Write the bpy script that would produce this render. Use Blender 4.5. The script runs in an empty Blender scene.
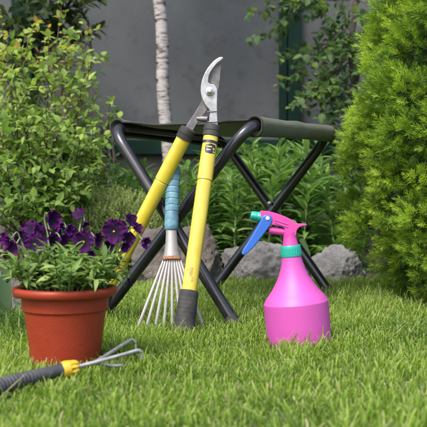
import bpy, bmesh, math, random
import numpy as np
from mathutils import Vector, Matrix, noise as mnoise

random.seed(7)
rng = np.random.default_rng(11)
scn = bpy.context.scene
COL = scn.collection
R = math.radians

# ------------------------------------------------------------------ camera
F_PX, HOR, EYE = 850.0, 197.0, 0.254
PITCH = math.atan((213.5 - HOR) / F_PX)
cam_d = bpy.data.cameras.new('camera')
cam = bpy.data.objects.new('camera', cam_d)
COL.objects.link(cam)
cam.location = (0, 0, EYE)
cam.rotation_euler = (math.pi / 2 - PITCH, 0, 0)
cam_d.sensor_width = 36
cam_d.lens = F_PX / 427 * 36
cam_d.clip_start = 0.02
cam_d.clip_end = 300
cam_d.dof.use_dof = True
cam_d.dof.focus_distance = 1.68
cam_d.dof.aperture_fstop = 10.0
scn.camera = cam
FWD = Vector((0, math.cos(PITCH), -math.sin(PITCH)))
UPV = Vector((0, math.sin(PITCH), math.cos(PITCH)))


def P(u, v, d):
    """point at depth d that the reference shows at (u, v)"""
    return Vector((0, 0, EYE)) + (Vector((1, 0, 0)) * ((u - 213.5) / F_PX) + UPV * (-(v - 213.5) / F_PX) + FWD) * d


def X(u, d):
    return (u - 213.5) / F_PX * d


# ------------------------------------------------------------------ helpers
def link(name, me, mats, parent=None):
    o = bpy.data.objects.new(name, me)
    COL.objects.link(o)
    for m in (mats if isinstance(mats, (list, tuple)) else [mats]):
        me.materials.append(m)
    if parent is not None:
        o.parent = parent
        o.matrix_parent_inverse = Matrix.Identity(4)
        o.location = -parent.location if parent.parent is None else Vector((0, 0, 0))
        if parent.parent is not None:
            o.location = Vector((0, 0, 0))
    return o


def tag(o, label=None, cat=None, group=None, kind=None):
    if label:
        o['label'] = label
    if cat:
        o['category'] = cat
    if group:
        o['group'] = group
    if kind:
        o['kind'] = kind
    return o


def thing(name, loc, label, cat, group=None):
    o = bpy.data.objects.new(name, None)
    o.empty_display_size = 0.05
    COL.objects.link(o)
    o.location = loc
    return tag(o, label, cat, group)


def basis(axis):
    a = Vector(axis).normalized()
    h = Vector((0, 1, 0)) if abs(a.y) < 0.9 else Vector((1, 0, 0))
    s = a.cross(h).normalized()
    t = s.cross(a).normalized()
    return a, s, t


class MB:
    def __init__(self):
        self.v, self.f, self.m = [], [], []

    def add(self, vs, fs, mi=0):
        o = len(self.v)
        self.v += [tuple(p) for p in vs]
        self.f += [tuple(i + o for i in f) for f in fs]
        self.m += [mi] * len(fs)

    def tube(self, pts, rad, seg=12, caps=True, mi=0, flat=1.0):
        pts = [Vector(p) for p in pts]
        n = len(pts)
        if not hasattr(rad, '__len__'):
            rad = [rad] * n
        tang = []
        for i in range(n):
            tang.append((pts[min(i + 1, n - 1)] - pts[max(i - 1, 0)]).normalized())
        a, s, t = basis(tang[0])
        vs = []
        for i in range(n):
            if i:
                q = tang[i - 1].rotation_difference(tang[i])
                s = q @ s
                t = q @ t
            for k in range(seg):
                an = 2 * math.pi * k / seg
                vs.append(pts[i] + s * math.cos(an) * rad[i] + t * math.sin(an) * rad[i] * flat)
        fs = []
        for i in range(n - 1):
            for k in range(seg):
                k2 = (k + 1) % seg
                fs.append((i * seg + k, i * seg + k2, (i + 1) * seg + k2, (i + 1) * seg + k))
        if caps:
            fs.append(tuple(range(seg))[::-1])
            fs.append(tuple((n - 1) * seg + k for k in range(seg)))
        self.add(vs, fs, mi)

    def lathe(self, prof, org, axis, seg=32, mi=0, flat=1.0, ridges=0, ridge_h=0, a0=0, a1=None, caps=True):
        org = Vector(org)
        a, s, t = basis(axis)
        p2 = [prof[0]]
        for (h0, r0), (h1, r1_) in zip(prof[:-1], prof[1:]):
            ln = math.hypot(h1 - h0, r1_ - r0)
            if ln > .008:                      # rings near both ends keep the shading of long spans true
                for q in (.0014 / ln, 1 - .0014 / ln):
                    p2.append((h0 + (h1 - h0) * q, r0 + (r1_ - r0) * q))
            p2.append((h1, r1_))
        prof = p2
        full = a1 is None
        n = len(prof)
        vs = []
        cnt = seg if full else seg + 1
        for (h, r) in prof:
            for k in range(cnt):
                an = 2 * math.pi * k / seg if full else a0 + (a1 - a0) * k / seg
                rr = r + (ridge_h * (0.5 + 0.5 * math.cos(an * ridges)) if ridges else 0)
                vs.append(org + a * h + s * math.cos(an) * rr + t * math.sin(an) * rr * flat)
        fs = []
        for i in range(n - 1):
            for k in range(seg):
                k2 = (k + 1) % seg if full else k + 1
                fs.append((i * cnt + k, i * cnt + k2, (i + 1) * cnt + k2, (i + 1) * cnt + k))
        if full and caps:
            fs.append(tuple(range(cnt))[::-1])
            fs.append(tuple((n - 1) * cnt + k for k in range(cnt)))
        self.add(vs, fs, mi)

    def box(self, lo, hi, mi=0):
        x0, y0, z0 = lo
        x1, y1, z1 = hi
        vs = [(x0, y0, z0), (x1, y0, z0), (x1, y1, z0), (x0, y1, z0), (x0, y0, z1), (x1, y0, z1), (x1, y1, z1), (x0, y1, z1)]
        self.add(vs, [(0, 3, 2, 1), (4, 5, 6, 7), (0, 1, 5, 4), (1, 2, 6, 5), (2, 3, 7, 6), (3, 0, 4, 7)], mi)

    def build(self, name, mats, parent=None, smooth=True, bevel=0, sharp=40):
        me = bpy.data.meshes.new(name)
        me.from_pydata(self.v, [], self.f)
        me.polygons.foreach_set('material_index', self.m)
        me.update()
        bm = bmesh.new()
        bm.from_mesh(me)
        bmesh.ops.recalc_face_normals(bm, faces=bm.faces)
        bm.to_mesh(me)
        bm.free()
        if smooth:
            me.polygons.foreach_set('use_smooth', [True] * len(me.polygons))
            me.set_sharp_from_angle(angle=R(sharp))
        o = link(name, me, mats, parent)
        if bevel:
            b = o.modifiers.new('bevel', 'BEVEL')
            b.width = bevel
            b.segments = 3
            b.limit_method = 'ANGLE'
            b.angle_limit = R(35)
        return o


def np_mesh(name, verts, quads, var=None, smooth=True, uvt=None):
    me = bpy.data.meshes.new(name)
    verts = np.asarray(verts, np.float32)
    quads = np.asarray(quads, np.int32)
    nf = len(quads)
    k = quads.shape[1]
    me.vertices.add(len(verts))
    me.vertices.foreach_set('co', verts.ravel())
    me.loops.add(nf * k)
    me.loops.foreach_set('vertex_index', quads.ravel())
    me.polygons.add(nf)
    me.polygons.foreach_set('loop_start', np.arange(0, nf * k, k, dtype=np.int32))
    me.polygons.foreach_set('use_smooth', np.full(nf, smooth))
    me.update(calc_edges=True)
    if var is not None:
        at = me.attributes.new('var', 'FLOAT', 'POINT')
        at.data.foreach_set('value', np.asarray(var, np.float32))
    if uvt is not None:
        at = me.attributes.new('along', 'FLOAT', 'POINT')
        at.data.foreach_set('value', np.asarray(uvt, np.float32))
    return me


def nrm(a):
    return a / np.maximum(np.linalg.norm(a, axis=-1, keepdims=True), 1e-9)


OVATE = [(0, .06), (.12, .5), (.32, .95), (.55, .9), (.78, .55), (1, .03)]
LANCE = [(0, .25), (.15, .75), (.4, 1), (.65, .8), (.85, .42), (1, .03)]
ROUND = [(0, .1), (.12, .7), (.35, 1), (.6, .95), (.85, .6), (1, .05)]


def leaves(base, dr, up, L, W, prof, fold=.25, droop=None, var=None, twist=None):
    """N leaves: rows x 3 vertices each; returns verts, quads, var, along"""
    base, dr, up = np.asarray(base, float), nrm(np.asarray(dr, float)), np.asarray(up, float)
    N = len(base)
    side = nrm(np.cross(dr, up))
    un = nrm(np.cross(side, dr))
    L = np.broadcast_to(L, N)
    W = np.broadcast_to(W, N)
    droop = np.zeros(N) if droop is None else np.broadcast_to(droop, N)
    rows = len(prof)
    V = np.zeros((N, rows, 3, 3))
    A = np.zeros((N, rows, 3))
    for i, (t, w) in enumerate(prof):
        c = base + dr * (L * t)[:, None] - un * (droop * L * t * t)[:, None] - dr * (abs(droop) * .25 * L * t ** 3)[:, None]
        hw = (W * w * .5)[:, None]
        V[:, i, 1] = c
        V[:, i, 0] = c - side * hw + un * hw * fold
        V[:, i, 2] = c + side * hw + un * hw * fold
        A[:, i] = t
    q = []
    for i in range(rows - 1):
        for j in range(2):
            a = i * 3 + j
            q.append((a, a + 1, a + 4, a + 3))
    Q = (np.array(q)[None] + (np.arange(N) * rows * 3)[:, None, None]).reshape(-1, 4)
    var = rng.random(N) if var is None else var
    return V.reshape(-1, 3), Q, np.repeat(var, rows * 3), A.ravel()


class NB:
    """accumulates numpy quads"""
    def __init__(self):
        self.V, self.Q, self.a, self.t, self.n = [], [], [], [], 0

    def add(self, V, Q, a, t=None):
        self.V.append(V)
        self.Q.append(Q + self.n)
        self.a.append(a)
        self.t.append(np.zeros(len(V)) if t is None else t)
        self.n += len(V)

    def mesh(self, name, smooth=True):
        return np_mesh(name, np.concatenate(self.V), np.concatenate(self.Q), np.concatenate(self.a), smooth, np.concatenate(self.t))


# ------------------------------------------------------------------ materials
def mat(name):
    m = bpy.data.materials.new(name)
    m.use_nodes = True
    nt = m.node_tree
    return m, nt, nt.nodes['Principled BSDF'], nt.nodes['Material Output']


def node(nt, typ, **kw):
    n = nt.nodes.new(typ)
    for k, v in kw.items():
        setattr(n, k, v)
    return n


def ramp(nt, stops, fac=None, interp='LINEAR'):
    r = nt.nodes.new('ShaderNodeValToRGB')
    cr = r.color_ramp
    cr.interpolation = interp
    while len(cr.elements) < len(stops):
        cr.elements.new(0.5)
    for e, (p, c) in zip(cr.elements, stops):
        e.position = p
        e.color = (*c, 1) if len(c) == 3 else c
    if fac is not None:
        nt.links.new(fac, r.inputs['Fac'])
    return r


def noise_tex(nt, scale, detail=4, rough=.55, coord='Object', dist=0):
    tc = nt.nodes.new('ShaderNodeTexCoord')
    n = nt.nodes.new('ShaderNodeTexNoise')
    n.inputs['Scale'].default_value = scale
    n.inputs['Detail'].default_value = detail
    n.inputs['Roughness'].default_value = rough
    n.inputs['Distortion'].default_value = dist
    nt.links.new(tc.outputs[coord], n.inputs['Vector'])
    return n


def bump(nt, bsdf, h, strength, dist=.01):
    b = nt.nodes.new('ShaderNodeBump')
    b.inputs['Strength'].default_value = strength
    b.inputs['Distance'].default_value = dist
    nt.links.new(h, b.inputs['Height'])
    nt.links.new(b.outputs['Normal'], bsdf.inputs['Normal'])
    return b


def varied(name, c0, c1, scale=20, rough=.5, r2=None, metal=0, bmp=0, bscale=None, bdist=.002, detail=4, spec=.5, lo=.35, hi=.65):
    m, nt, b, out = mat(name)
    n = noise_tex(nt, scale, detail)
    r = ramp(nt, [(lo, c0), (hi, c1)], n.outputs['Fac'])
    nt.links.new(r.outputs['Color'], b.inputs['Base Color'])
    b.inputs['Metallic'].default_value = metal
    b.inputs['Roughness'].default_value = rough
    b.inputs['Specular IOR Level'].default_value = spec
    if r2 is not None:
        rr = node(nt, 'ShaderNodeMapRange')
        rr.inputs['To Min'].default_value = rough
        rr.inputs['To Max'].default_value = r2
        n3 = noise_tex(nt, scale * 2.3, 5)
        nt.links.new(n3.outputs['Fac'], rr.inputs['Value'])
        nt.links.new(rr.outputs['Result'], b.inputs['Roughness'])
    if bmp:
        n2 = noise_tex(nt, bscale or scale * 3, 6, .65)
        bump(nt, b, n2.outputs['Fac'], bmp, bdist)
    return m


def leafmat(name, stops, rough=.5, trans=.35, spec=.35, tip=None, vein=0):
    m, nt, b, out = mat(name)
    at = node(nt, 'ShaderNodeAttribute', attribute_name='var')
    r = ramp(nt, stops, at.outputs['Fac'])
    col = r.outputs['Color']
    if tip is not None:
        al = node(nt, 'ShaderNodeAttribute', attribute_name='along')
        mx = node(nt, 'ShaderNodeMix', data_type='RGBA')
        rr = ramp(nt, [(tip[1], (0, 0, 0)), (1, (1, 1, 1))], al.outputs['Fac'])
        ml = node(nt, 'ShaderNodeMath', operation='MULTIPLY')
        nt.links.new(rr.outputs['Color'], ml.inputs[0])
        ml.inputs[1].default_value = tip[2]
        nt.links.new(ml.outputs[0], mx.inputs['Factor'])
        nt.links.new(col, mx.inputs['A'])
        mx.inputs['B'].default_value = (*tip[0], 1)
        col = mx.outputs['Result']
    nt.links.new(col, b.inputs['Base Color'])
    b.inputs['Roughness'].default_value = rough + .08
    b.inputs['Specular IOR Level'].default_value = spec * .45
    tr = node(nt, 'ShaderNodeBsdfTranslucent')
    hs = node(nt, 'ShaderNodeHueSaturation')
    hs.inputs['Value'].default_value = 1.7
    hs.inputs['Saturation'].default_value = 1.15
    nt.links.new(col, hs.inputs['Color'])
    nt.links.new(hs.outputs['Color'], tr.inputs['Color'])
    ms = node(nt, 'ShaderNodeMixShader')
    ms.inputs['Fac'].default_value = trans
    nt.links.new(b.outputs[0], ms.inputs[1])
    nt.links.new(tr.outputs[0], ms.inputs[2])
    nt.links.new(ms.outputs[0], out.inputs['Surface'])
    return m


M = {}
M['grass'] = leafmat('grass_blades', [(0, (.046, .108, .014)), (.35, (.118, .214, .023)), (.7, (.200, .305, .040)), (.88, (.27, .365, .075)), (.95, (.36, .36, .17)), (1, (.42, .38, .22))], .5, .42, .35, tip=((.46, .47, .22), .76, .6))
M['tuft'] = leafmat('long_grass', [(0, (.05, .10, .02)), (1, (.12, .19, .05))], .45, .3)
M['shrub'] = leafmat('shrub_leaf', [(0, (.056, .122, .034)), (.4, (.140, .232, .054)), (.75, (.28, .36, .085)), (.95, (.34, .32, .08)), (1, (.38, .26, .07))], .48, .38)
M['vine'] = leafmat('vine_leaf', [(0, (.036, .078, .028)), (.6, (.085, .155, .052)), (.96, (.17, .23, .055)), (1, (.45, .30, .03))], .5, .33)
M['dark_leaf'] = leafmat('dark_leaf', [(0, (.022, .042, .016)), (1, (.055, .085, .03))], .5, .25)
M['lily'] = leafmat('lily_leaf', [(0, (.046, .105, .026)), (.6, (.095, .185, .042)), (1, (.17, .27, .070))], .42, .3, .4)
M['broad'] = leafmat('broad_leaf', [(0, (.06, .11, .045)), (1, (.10, .155, .08))], .5, .25)
M['glauc'] = leafmat('blade_leaf', [(0, (.055, .105, .045)), (1, (.08, .13, .06))], .5, .25)
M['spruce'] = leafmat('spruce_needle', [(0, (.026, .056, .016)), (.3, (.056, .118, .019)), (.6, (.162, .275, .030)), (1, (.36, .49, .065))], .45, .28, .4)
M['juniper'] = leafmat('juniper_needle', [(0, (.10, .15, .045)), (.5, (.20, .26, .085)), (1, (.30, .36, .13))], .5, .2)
M['pansy_leaf'] = leafmat('pansy_leaf', [(0, (.066, .128, .028)), (.6, (.140, .230, .052)), (1, (.25, .33, .11))], .42, .3, .45)
M['stem_green'] = varied('green_stem', (.10, .17, .05), (.14, .22, .07), 40, .5)
M['petal'] = None
M['bark'] = varied('dark_bark', (.035, .026, .022), (.085, .065, .052), 40, .85, bmp=.5, bdist=.003)
M['twig'] = varied('twig_bark', (.045, .032, .022), (.085, .060, .042), 60, .85)


def petal_mat():
    m, nt, b, out = mat('pansy_petal')
    al = node(nt, 'ShaderNodeAttribute', attribute_name='along')
    at = node(nt, 'ShaderNodeAttribute', attribute_name='var')
    r = ramp(nt, [(0, (.004, .0005, .011)), (.36, (.009, .0008, .020)), (.62, (.034, .0015, .046)), (1, (.062, .003, .084))], al.outputs['Fac'])
    r2 = ramp(nt, [(0, (.8, .8, .9)), (.6, (1.15, 1.0, 1.1)), (1, (1.6, 2.6, 2.1))], at.outputs['Fac'])
    mx = node(nt, 'ShaderNodeMix', data_type='RGBA', blend_type='MULTIPLY')
    mx.inputs['Factor'].default_value = 1
    nt.links.new(r.outputs['Color'], mx.inputs['A'])
    nt.links.new(r2.outputs['Color'], mx.inputs['B'])
    nt.links.new(mx.outputs['Result'], b.inputs['Base Color'])
    b.inputs['Roughness'].default_value = .7
    b.inputs['Specular IOR Level'].default_value = .15
    b.inputs['Sheen Weight'].default_value = .06
    b.inputs['Sheen Tint'].default_value = (.6, .1, .8, 1)
    n = noise_tex(nt, 260, 3)
    bump(nt, b, n.outputs['Fac'], .3, .001)
    return m


M['petal'] = petal_mat()
M['eye'] = varied('pansy_eye', (.75, .33, .01), (.9, .5, .02), 200, .5)
M['black_paint'] = varied('black_tube_paint', (.010, .010, .013), (.018, .018, .023), 25, .16, r2=.30, spec=.6, bmp=.05, bscale=200, bdist=.0005)
M['rubber'] = varied('black_rubber', (.013, .013, .013), (.032, .031, .030), 60, .62, r2=.8, bmp=.25, bscale=400, bdist=.0006)
M['hem'] = varied('black_binding', (.012, .012, .012), (.022, .022, .022), 300, .8)
M['steel'] = varied('bare_steel', (.30, .30, .30), (.44, .43, .42), 90, .45, r2=.6, metal=.8)
M['rivet'] = varied('zinc_rivet', (.45, .45, .46), (.62, .62, .62), 150, .3, metal=.9)
M['chrome'] = varied('brushed_hook_steel', (.27, .275, .285), (.42, .425, .435), 70, .34, r2=.52, metal=.35, bmp=.05, bscale=300, bdist=.0005)
M['dark_steel'] = varied('dark_blade_steel', (.10, .098, .10), (.17, .16, .165), 90, .42, r2=.6, metal=.55, bmp=.08, bscale=300, bdist=.0006)
M['white_plastic'] = varied('white_pin', (.7, .7, .72), (.8, .8, .8), 50, .35)


def fabric():
    m, nt, b, out = mat('olive_canvas')
    n = noise_tex(nt, 14, 5)
    r = ramp(nt, [(.3, (.062, .078, .046)), (.7, (.098, .120, .072))], n.outputs['Fac'])
    nt.links.new(r.outputs['Color'], b.inputs['Base Color'])
    b.inputs['Roughness'].default_value = .62
    b.inputs['Specular IOR Level'].default_value = .45
    b.inputs['Sheen Weight'].default_value = .15
    w = noise_tex(nt, 900, 2)
    n3 = noise_tex(nt, 35, 4, dist=.6)
    ad = node(nt, 'ShaderNodeMath', operation='MULTIPLY_ADD')
    nt.links.new(n3.outputs['Fac'], ad.inputs[0])
    ad.inputs[1].default_value = 6
    nt.links.new(w.outputs['Fac'], ad.inputs[2])
    bump(nt, b, ad.outputs[0], .35, .001)
    tr = node(nt, 'ShaderNodeBsdfTranslucent')
    tr.inputs['Color'].default_value = (.16, .18, .12, 1)
    ms = node(nt, 'ShaderNodeMixShader')
    ms.inputs['Fac'].default_value = .3
    nt.links.new(b.outputs[0], ms.inputs[1])
    nt.links.new(tr.outputs[0], ms.inputs[2])
    nt.links.new(ms.outputs[0], out.inputs['Surface'])
    return m


M['fabric'] = fabric()


def yellow():
    m, nt, b, out = mat('yellow_enamel')
    n = noise_tex(nt, 18, 6, .6)
    r = ramp(nt, [(.3, (.44, .345, .024)), (.6, (.51, .41, .036))], n.outputs['Fac'])
    n2 = noise_tex(nt, 120, 5, .7, dist=.5)
    # thin dirty scuffs
    s = ramp(nt, [(.66, (0, 0, 0)), (.74, (1, 1, 1))], n2.outputs['Fac'])
    mx = node(nt, 'ShaderNodeMix', data_type='RGBA')
    mu = node(nt, 'ShaderNodeMath', operation='MULTIPLY')
    mu.inputs[1].default_value = .6
    nt.links.new(s.outputs['Color'], mu.inputs[0])
    nt.links.new(mu.outputs[0], mx.inputs['Factor'])
    nt.links.new(r.outputs['Color'], mx.inputs['A'])
    mx.inputs['B'].default_value = (.20, .15, .05, 1)
    nt.links.new(mx.outputs['Result'], b.inputs['Base Color'])
    b.inputs['Roughness'].default_value = .22
    b.inputs['Coat Weight'].default_value = .5
    b.inputs['Coat Roughness'].default_value = .12
    bump(nt, b, n2.outputs['Fac'], .04, .001)
    return m


M['yellow'] = yellow()
M['scuff'] = varied('scuff_dirt', (.24, .17, .06), (.42, .33, .07), 300, .6)
M['badge'] = varied('black_badge', (.012, .012, .016), (.022, .022, .026), 80, .35)
M['badge_yellow'] = varied('badge_yellow', (.66, .50, .04), (.7, .54, .05), 80, .4)
M['badge_grey'] = varied('badge_grey', (.32, .33, .36), (.42, .43, .45), 80, .4)


def blue_worn():
    m, nt, b, out = mat('worn_blue_paint')
    n = noise_tex(nt, 70, 6, .7)
    r = ramp(nt, [(.30, (.045, .12, .17)), (.50, (.08, .19, .25)), (.66, (.125, .25, .31)), (.74, (.26, .34, .36))], n.outputs['Fac'])
    nt.links.new(r.outputs['Color'], b.inputs['Base Color'])
    b.inputs['Roughness'].default_value = .5
    bump(nt, b, n.outputs['Fac'], .25, .001)
    return m


M['blue_worn'] = blue_worn()


def rusty(name, c, rust_amt=.66):
    m, nt, b, out = mat(name)
    n = noise_tex(nt, 90, 6, .7)
    r = ramp(nt, [(.3, tuple(x * .82 for x in c)), (.5, c), (rust_amt, tuple(x * 1.03 for x in c)), (rust_amt + .08, (.22, .10, .05))], n.outputs['Fac'])
    nt.links.new(r.outputs['Color'], b.inputs['Base Color'])
    b.inputs['Roughness'].default_value = .5
    b.inputs['Metallic'].default_value = .25
    bump(nt, b, n.outputs['Fac'], .2, .001)
    return m


M['ferrule'] = rusty('rusty_pale_steel', (.19, .187, .187))
M['tine'] = rusty('old_pale_tine', (.31, .295, .29), .66)
M['rust'] = varied('rust', (.16, .06, .03), (.32, .15, .09), 150, .85, bmp=.4)
M['pink'] = varied('pink_plastic', (.43, .062, .31), (.46, .070, .335), 8, .45, r2=.52)
M['pink_head'] = varied('pink_head_plastic', (.47, .046, .26), (.50, .054, .285), 8, .3, r2=.36)
for k in ('pink', 'pink_head'):
    b = M[k].node_tree.nodes['Principled BSDF']
    b.inputs['Subsurface Weight'].default_value = .25
    b.inputs['Subsurface Radius'].default_value = (.02, .006, .014)
    b.inputs['Subsurface Scale'].default_value = .5
M['teal'] = varied('teal_plastic', (.010, .27, .21), (.014, .31, .24), 10, .35)
M['blue'] = varied('blue_plastic', (.020, .10, .42), (.026, .12, .46), 10, .33)
M['handle_grey'] = varied('dark_grey_grip', (.030, .031, .038), (.058, .058, .066), 60, .55, r2=.7, bmp=.15, bscale=300, bdist=.0006)
M['collar_yellow'] = varied('yellow_plastic', (.50, .31, .015), (.55, .36, .02), 20, .4)


def terracotta():
    m, nt, b, out = mat('terracotta_plastic')
    n = noise_tex(nt, 22, 5, .6)
    r = ramp(nt, [(.3, (.205, .024, .010)), (.7, (.255, .033, .014))], n.outputs['Fac'])
    d = noise_tex(nt, 90, 6, .75)
    s = ramp(nt, [(.62, (0, 0, 0)), (.80, (.22, .22, .22))], d.outputs['Fac'])
    mx = node(nt, 'ShaderNodeMix', data_type='RGBA')
    nt.links.new(s.outputs['Color'], mx.inputs['Factor'])
    nt.links.new(r.outputs['Color'], mx.inputs['A'])
    mx.inputs['B'].default_value = (.30, .17, .12, 1)
    nt.links.new(mx.outputs['Result'], b.inputs['Base Color'])
    b.inputs['Roughness'].default_value = .45
    b.inputs['Specular IOR Level'].default_value = .3
    return m, nt, b


m, nt, b = terracotta()
M['pot_rim'] = m
m, nt, b = terracotta()
m.name = 'terracotta_embossed'
v = node(nt, 'ShaderNodeTexVoronoi')
v.feature = 'SMOOTH_F1'
v.inputs['Scale'].default_value = 420
tc = node(nt, 'ShaderNodeTexCoord')
nz = noise_tex(nt, 40, 2)
mxv = node(nt, 'ShaderNodeMix', data_type='RGBA')
mxv.inputs['Factor'].default_value = .04
nt.links.new(tc.outputs['Object'], mxv.inputs['A'])
nt.links.new(nz.outputs['Color'], mxv.inputs['B'])
nt.links.new(mxv.outputs['Result'], v.inputs['Vector'])
bump(nt, b, v.outputs['Distance'], .35, .0009)
M['pot'] = m
M['soil'] = varied('potting_soil', (.022, .015, .010), (.055, .040, .028), 90, .95, bmp=1, bdist=.006)


def rock_mat(name, a, b_, c):
    m, nt, b, out = mat(name)
    n = noise_tex(nt, 9, 8, .68, dist=.4)
    r = ramp(nt, [(.28, a), (.5, b_), (.72, c)], n.outputs['Fac'])
    n2 = noise_tex(nt, 120, 6, .75)
    mx = node(nt, 'ShaderNodeMix', data_type='RGBA', blend_type='OVERLAY')
    mx.inputs['Factor'].default_value = .8
    nt.links.new(r.outputs['Color'], mx.inputs['A'])
    nt.links.new(n2.outputs['Fac'], mx.inputs['B'])
    nt.links.new(mx.outputs['Result'], b.inputs['Base Color'])
    b.inputs['Roughness'].default_value = .88
    n3 = noise_tex(nt, 28, 9, .7)
    ad = node(nt, 'ShaderNodeMath', operation='MULTIPLY_ADD')
    nt.links.new(n3.outputs['Fac'], ad.inputs[0])
    ad.inputs[1].default_value = 2.2
    nt.links.new(n2.outputs['Fac'], ad.inputs[2])
    bump(nt, b, ad.outputs[0], 1.0, .020)
    return m


M['rock_brown'] = rock_mat('brown_grey_stone', (.10, .085, .076), (.26, .225, .205), (.40, .36, .335))
M['rock_grey'] = rock_mat('grey_stone', (.13, .13, .133), (.41, .405, .41), (.62, .61, .615))
M['rock_pale'] = rock_mat('pale_stone', (.17, .145, .14), (.29, .26, .255), (.38, .35, .345))


def wall_mat():
    m, nt, b, out = mat('grey_render')
    n = noise_tex(nt, 2.2, 8, .65)
    r = ramp(nt, [(.3, (.046, .051, .055)), (.7, (.072, .079, .085))], n.outputs['Fac'])
    n2 = noise_tex(nt, 15, 8, .74)
    s = ramp(nt, [(.53, (0, 0, 0)), (.64, (.9, .9, .9))], n2.outputs['Fac'])
    mx = node(nt, 'ShaderNodeMix', data_type='RGBA')
    nt.links.new(s.outputs['Color'], mx.inputs['Factor'])
    nt.links.new(r.outputs['Color'], mx.inputs['A'])
    mx.inputs['B'].default_value = (.045, .045, .047, 1)
    nt.links.new(mx.outputs['Result'], b.inputs['Base Color'])
    b.inputs['Roughness'].default_value = .85
    bump(nt, b, n2.outputs['Fac'], .3, .004)
    return m


M['wall'] = wall_mat()
M['plinth'] = varied('plinth_render', (.050, .048, .048), (.085, .080, .078), 6, .9, bmp=.4, bscale=50, bdist=.006)
M['green_paint'] = varied('dark_green_paint', (.0025, .016, .011), (.004, .022, .015), 8, .7, r2=.85, spec=.15)


def birch():
    m, nt, b, out = mat('birch_bark')
    tc = node(nt, 'ShaderNodeTexCoord')
    mp = node(nt, 'ShaderNodeMapping')
    mp.inputs['Scale'].default_value = (16, 16, 85)
    nt.links.new(tc.outputs['Object'], mp.inputs['Vector'])
    n = node(nt, 'ShaderNodeTexNoise')
    n.inputs['Scale'].default_value = 1
    n.inputs['Detail'].default_value = 6
    n.inputs['Roughness'].default_value = .65
    nt.links.new(mp.outputs['Vector'], n.inputs['Vector'])
    r = ramp(nt, [(.37, (.025, .021, .02)), (.44, (.12, .108, .104)), (.50, (.27, .252, .247)), (.7, (.36, .336, .33))], n.outputs['Fac'])
    nt.links.new(r.outputs['Color'], b.inputs['Base Color'])
    b.inputs['Roughness'].default_value = .75
    bump(nt, b, n.outputs['Fac'], .4, .004)
    return m


M['birch'] = birch()
M['ground'] = varied('lawn_soil', (.060, .070, .025), (.10, .11, .04), 35, .95, bmp=.8, bscale=120, bdist=.006)
M['bed_soil'] = varied('bed_soil', (.026, .019, .013), (.060, .045, .032), 25, .95, bmp=1, bscale=70, bdist=.012)

# ------------------------------------------------------------------ world + sun
SUN_EL, SUN_AZ = 54, -32           # azimuth measured from behind the camera, negative = from the left
w = bpy.data.worlds.new('World')
scn.world = w
w.use_nodes = True
nt = w.node_tree
bg = nt.nodes['Background']
sky = nt.nodes.new('ShaderNodeTexSky')
sky.sky_type = 'NISHITA'
sky.sun_disc = False
sky.sun_elevation = R(SUN_EL)
sdir = Vector((math.sin(R(SUN_AZ)) * math.cos(R(SUN_EL)), -math.cos(R(SUN_AZ)) * math.cos(R(SUN_EL)), math.sin(R(SUN_EL))))
sky.sun_rotation = math.atan2(sdir.x, sdir.y)
sky.dust_density = 4
sky.air_density = 1
nt.links.new(sky.outputs[0], bg.inputs[0])
bg.inputs[1].default_value = .14
sl = bpy.data.lights.new('sun', 'SUN')
sl.energy = 1.5
sl.angle = R(14)
sl.color = (1, .95, .86)
so = bpy.data.objects.new('sun', sl)
COL.objects.link(so)
so.rotation_euler = sdir.to_track_quat('Z', 'Y').to_euler()
so.location = (-2, -2, 4)
vs = scn.view_settings
vs.view_transform = 'Standard'
vs.look = 'None'
vs.gamma = 1
vs.use_curve_mapping = False
vs.exposure = 1.38

# ------------------------------------------------------------------ ground
def sheet(name, x0, x1, y0, y1, z, m, n=60, amp=0, edge=None):
    vs, fs = [], []
    for j in range(n + 1):
        for i in range(n + 1):
            x = x0 + (x1 - x0) * i / n
            y = y0 + (y1 - y0) * j / n
            if edge and j == 0:
                y += edge(x)
            zz = z + amp * mnoise.noise(Vector((x * 3, y * 3, 0.3)))
            vs.append((x, y, zz))
    for j in range(n):
        for i in range(n):
            a = j * (n + 1) + i
            fs.append((a, a + 1, a + n + 2, a + n + 1))
    mb = MB()
    mb.add(vs, fs)
    return mb.build(name, m)


tag(sheet('ground', -60, 60, -60, 90, -.004, M['ground'], 8), kind='structure')
tag(sheet('flower_bed_soil', -4, 4, 2.5, 4.1, .012, M['bed_soil'], 70, .008, lambda x: .03 * math.sin(x * 7)), kind='structure')

# footprints free of grass (x, y, r)
FOOT = []

# ------------------------------------------------------------------ wall
WD = 4.05
wall = thing('garden_wall', (0, WD, 0), 'dark grey rendered garden wall with green rail and posts behind all the plants', 'wall')
mb = MB()
mb.box((-6, WD, .46), (6, WD + .2, 2.3))
mb.build('wall_panel', M['wall'], wall, smooth=False)
mb = MB()
mb.box((-6, WD + .02, -.05), (6, WD + .2, .46))
mb.build('plinth', M['plinth'], wall, smooth=False)
mb = MB()
mb.box((-6, WD - .035, .455), (6, WD - .002, .525))
mb.build('rail', M['green_paint'], wall, smooth=False, bevel=.004)
for u in (289, 24, -330, 600):
    xc = X(u, WD)
    mb = MB()
    mb.box((xc - .05, WD - .03, .53), (xc - .012, WD - .002, 2.3))
    mb.box((xc - .008, WD - .05, .53), (xc + .05, WD - .002, 2.3))
    mb.build('post', M['green_paint'], wall, smooth=False, bevel=.004)

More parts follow.
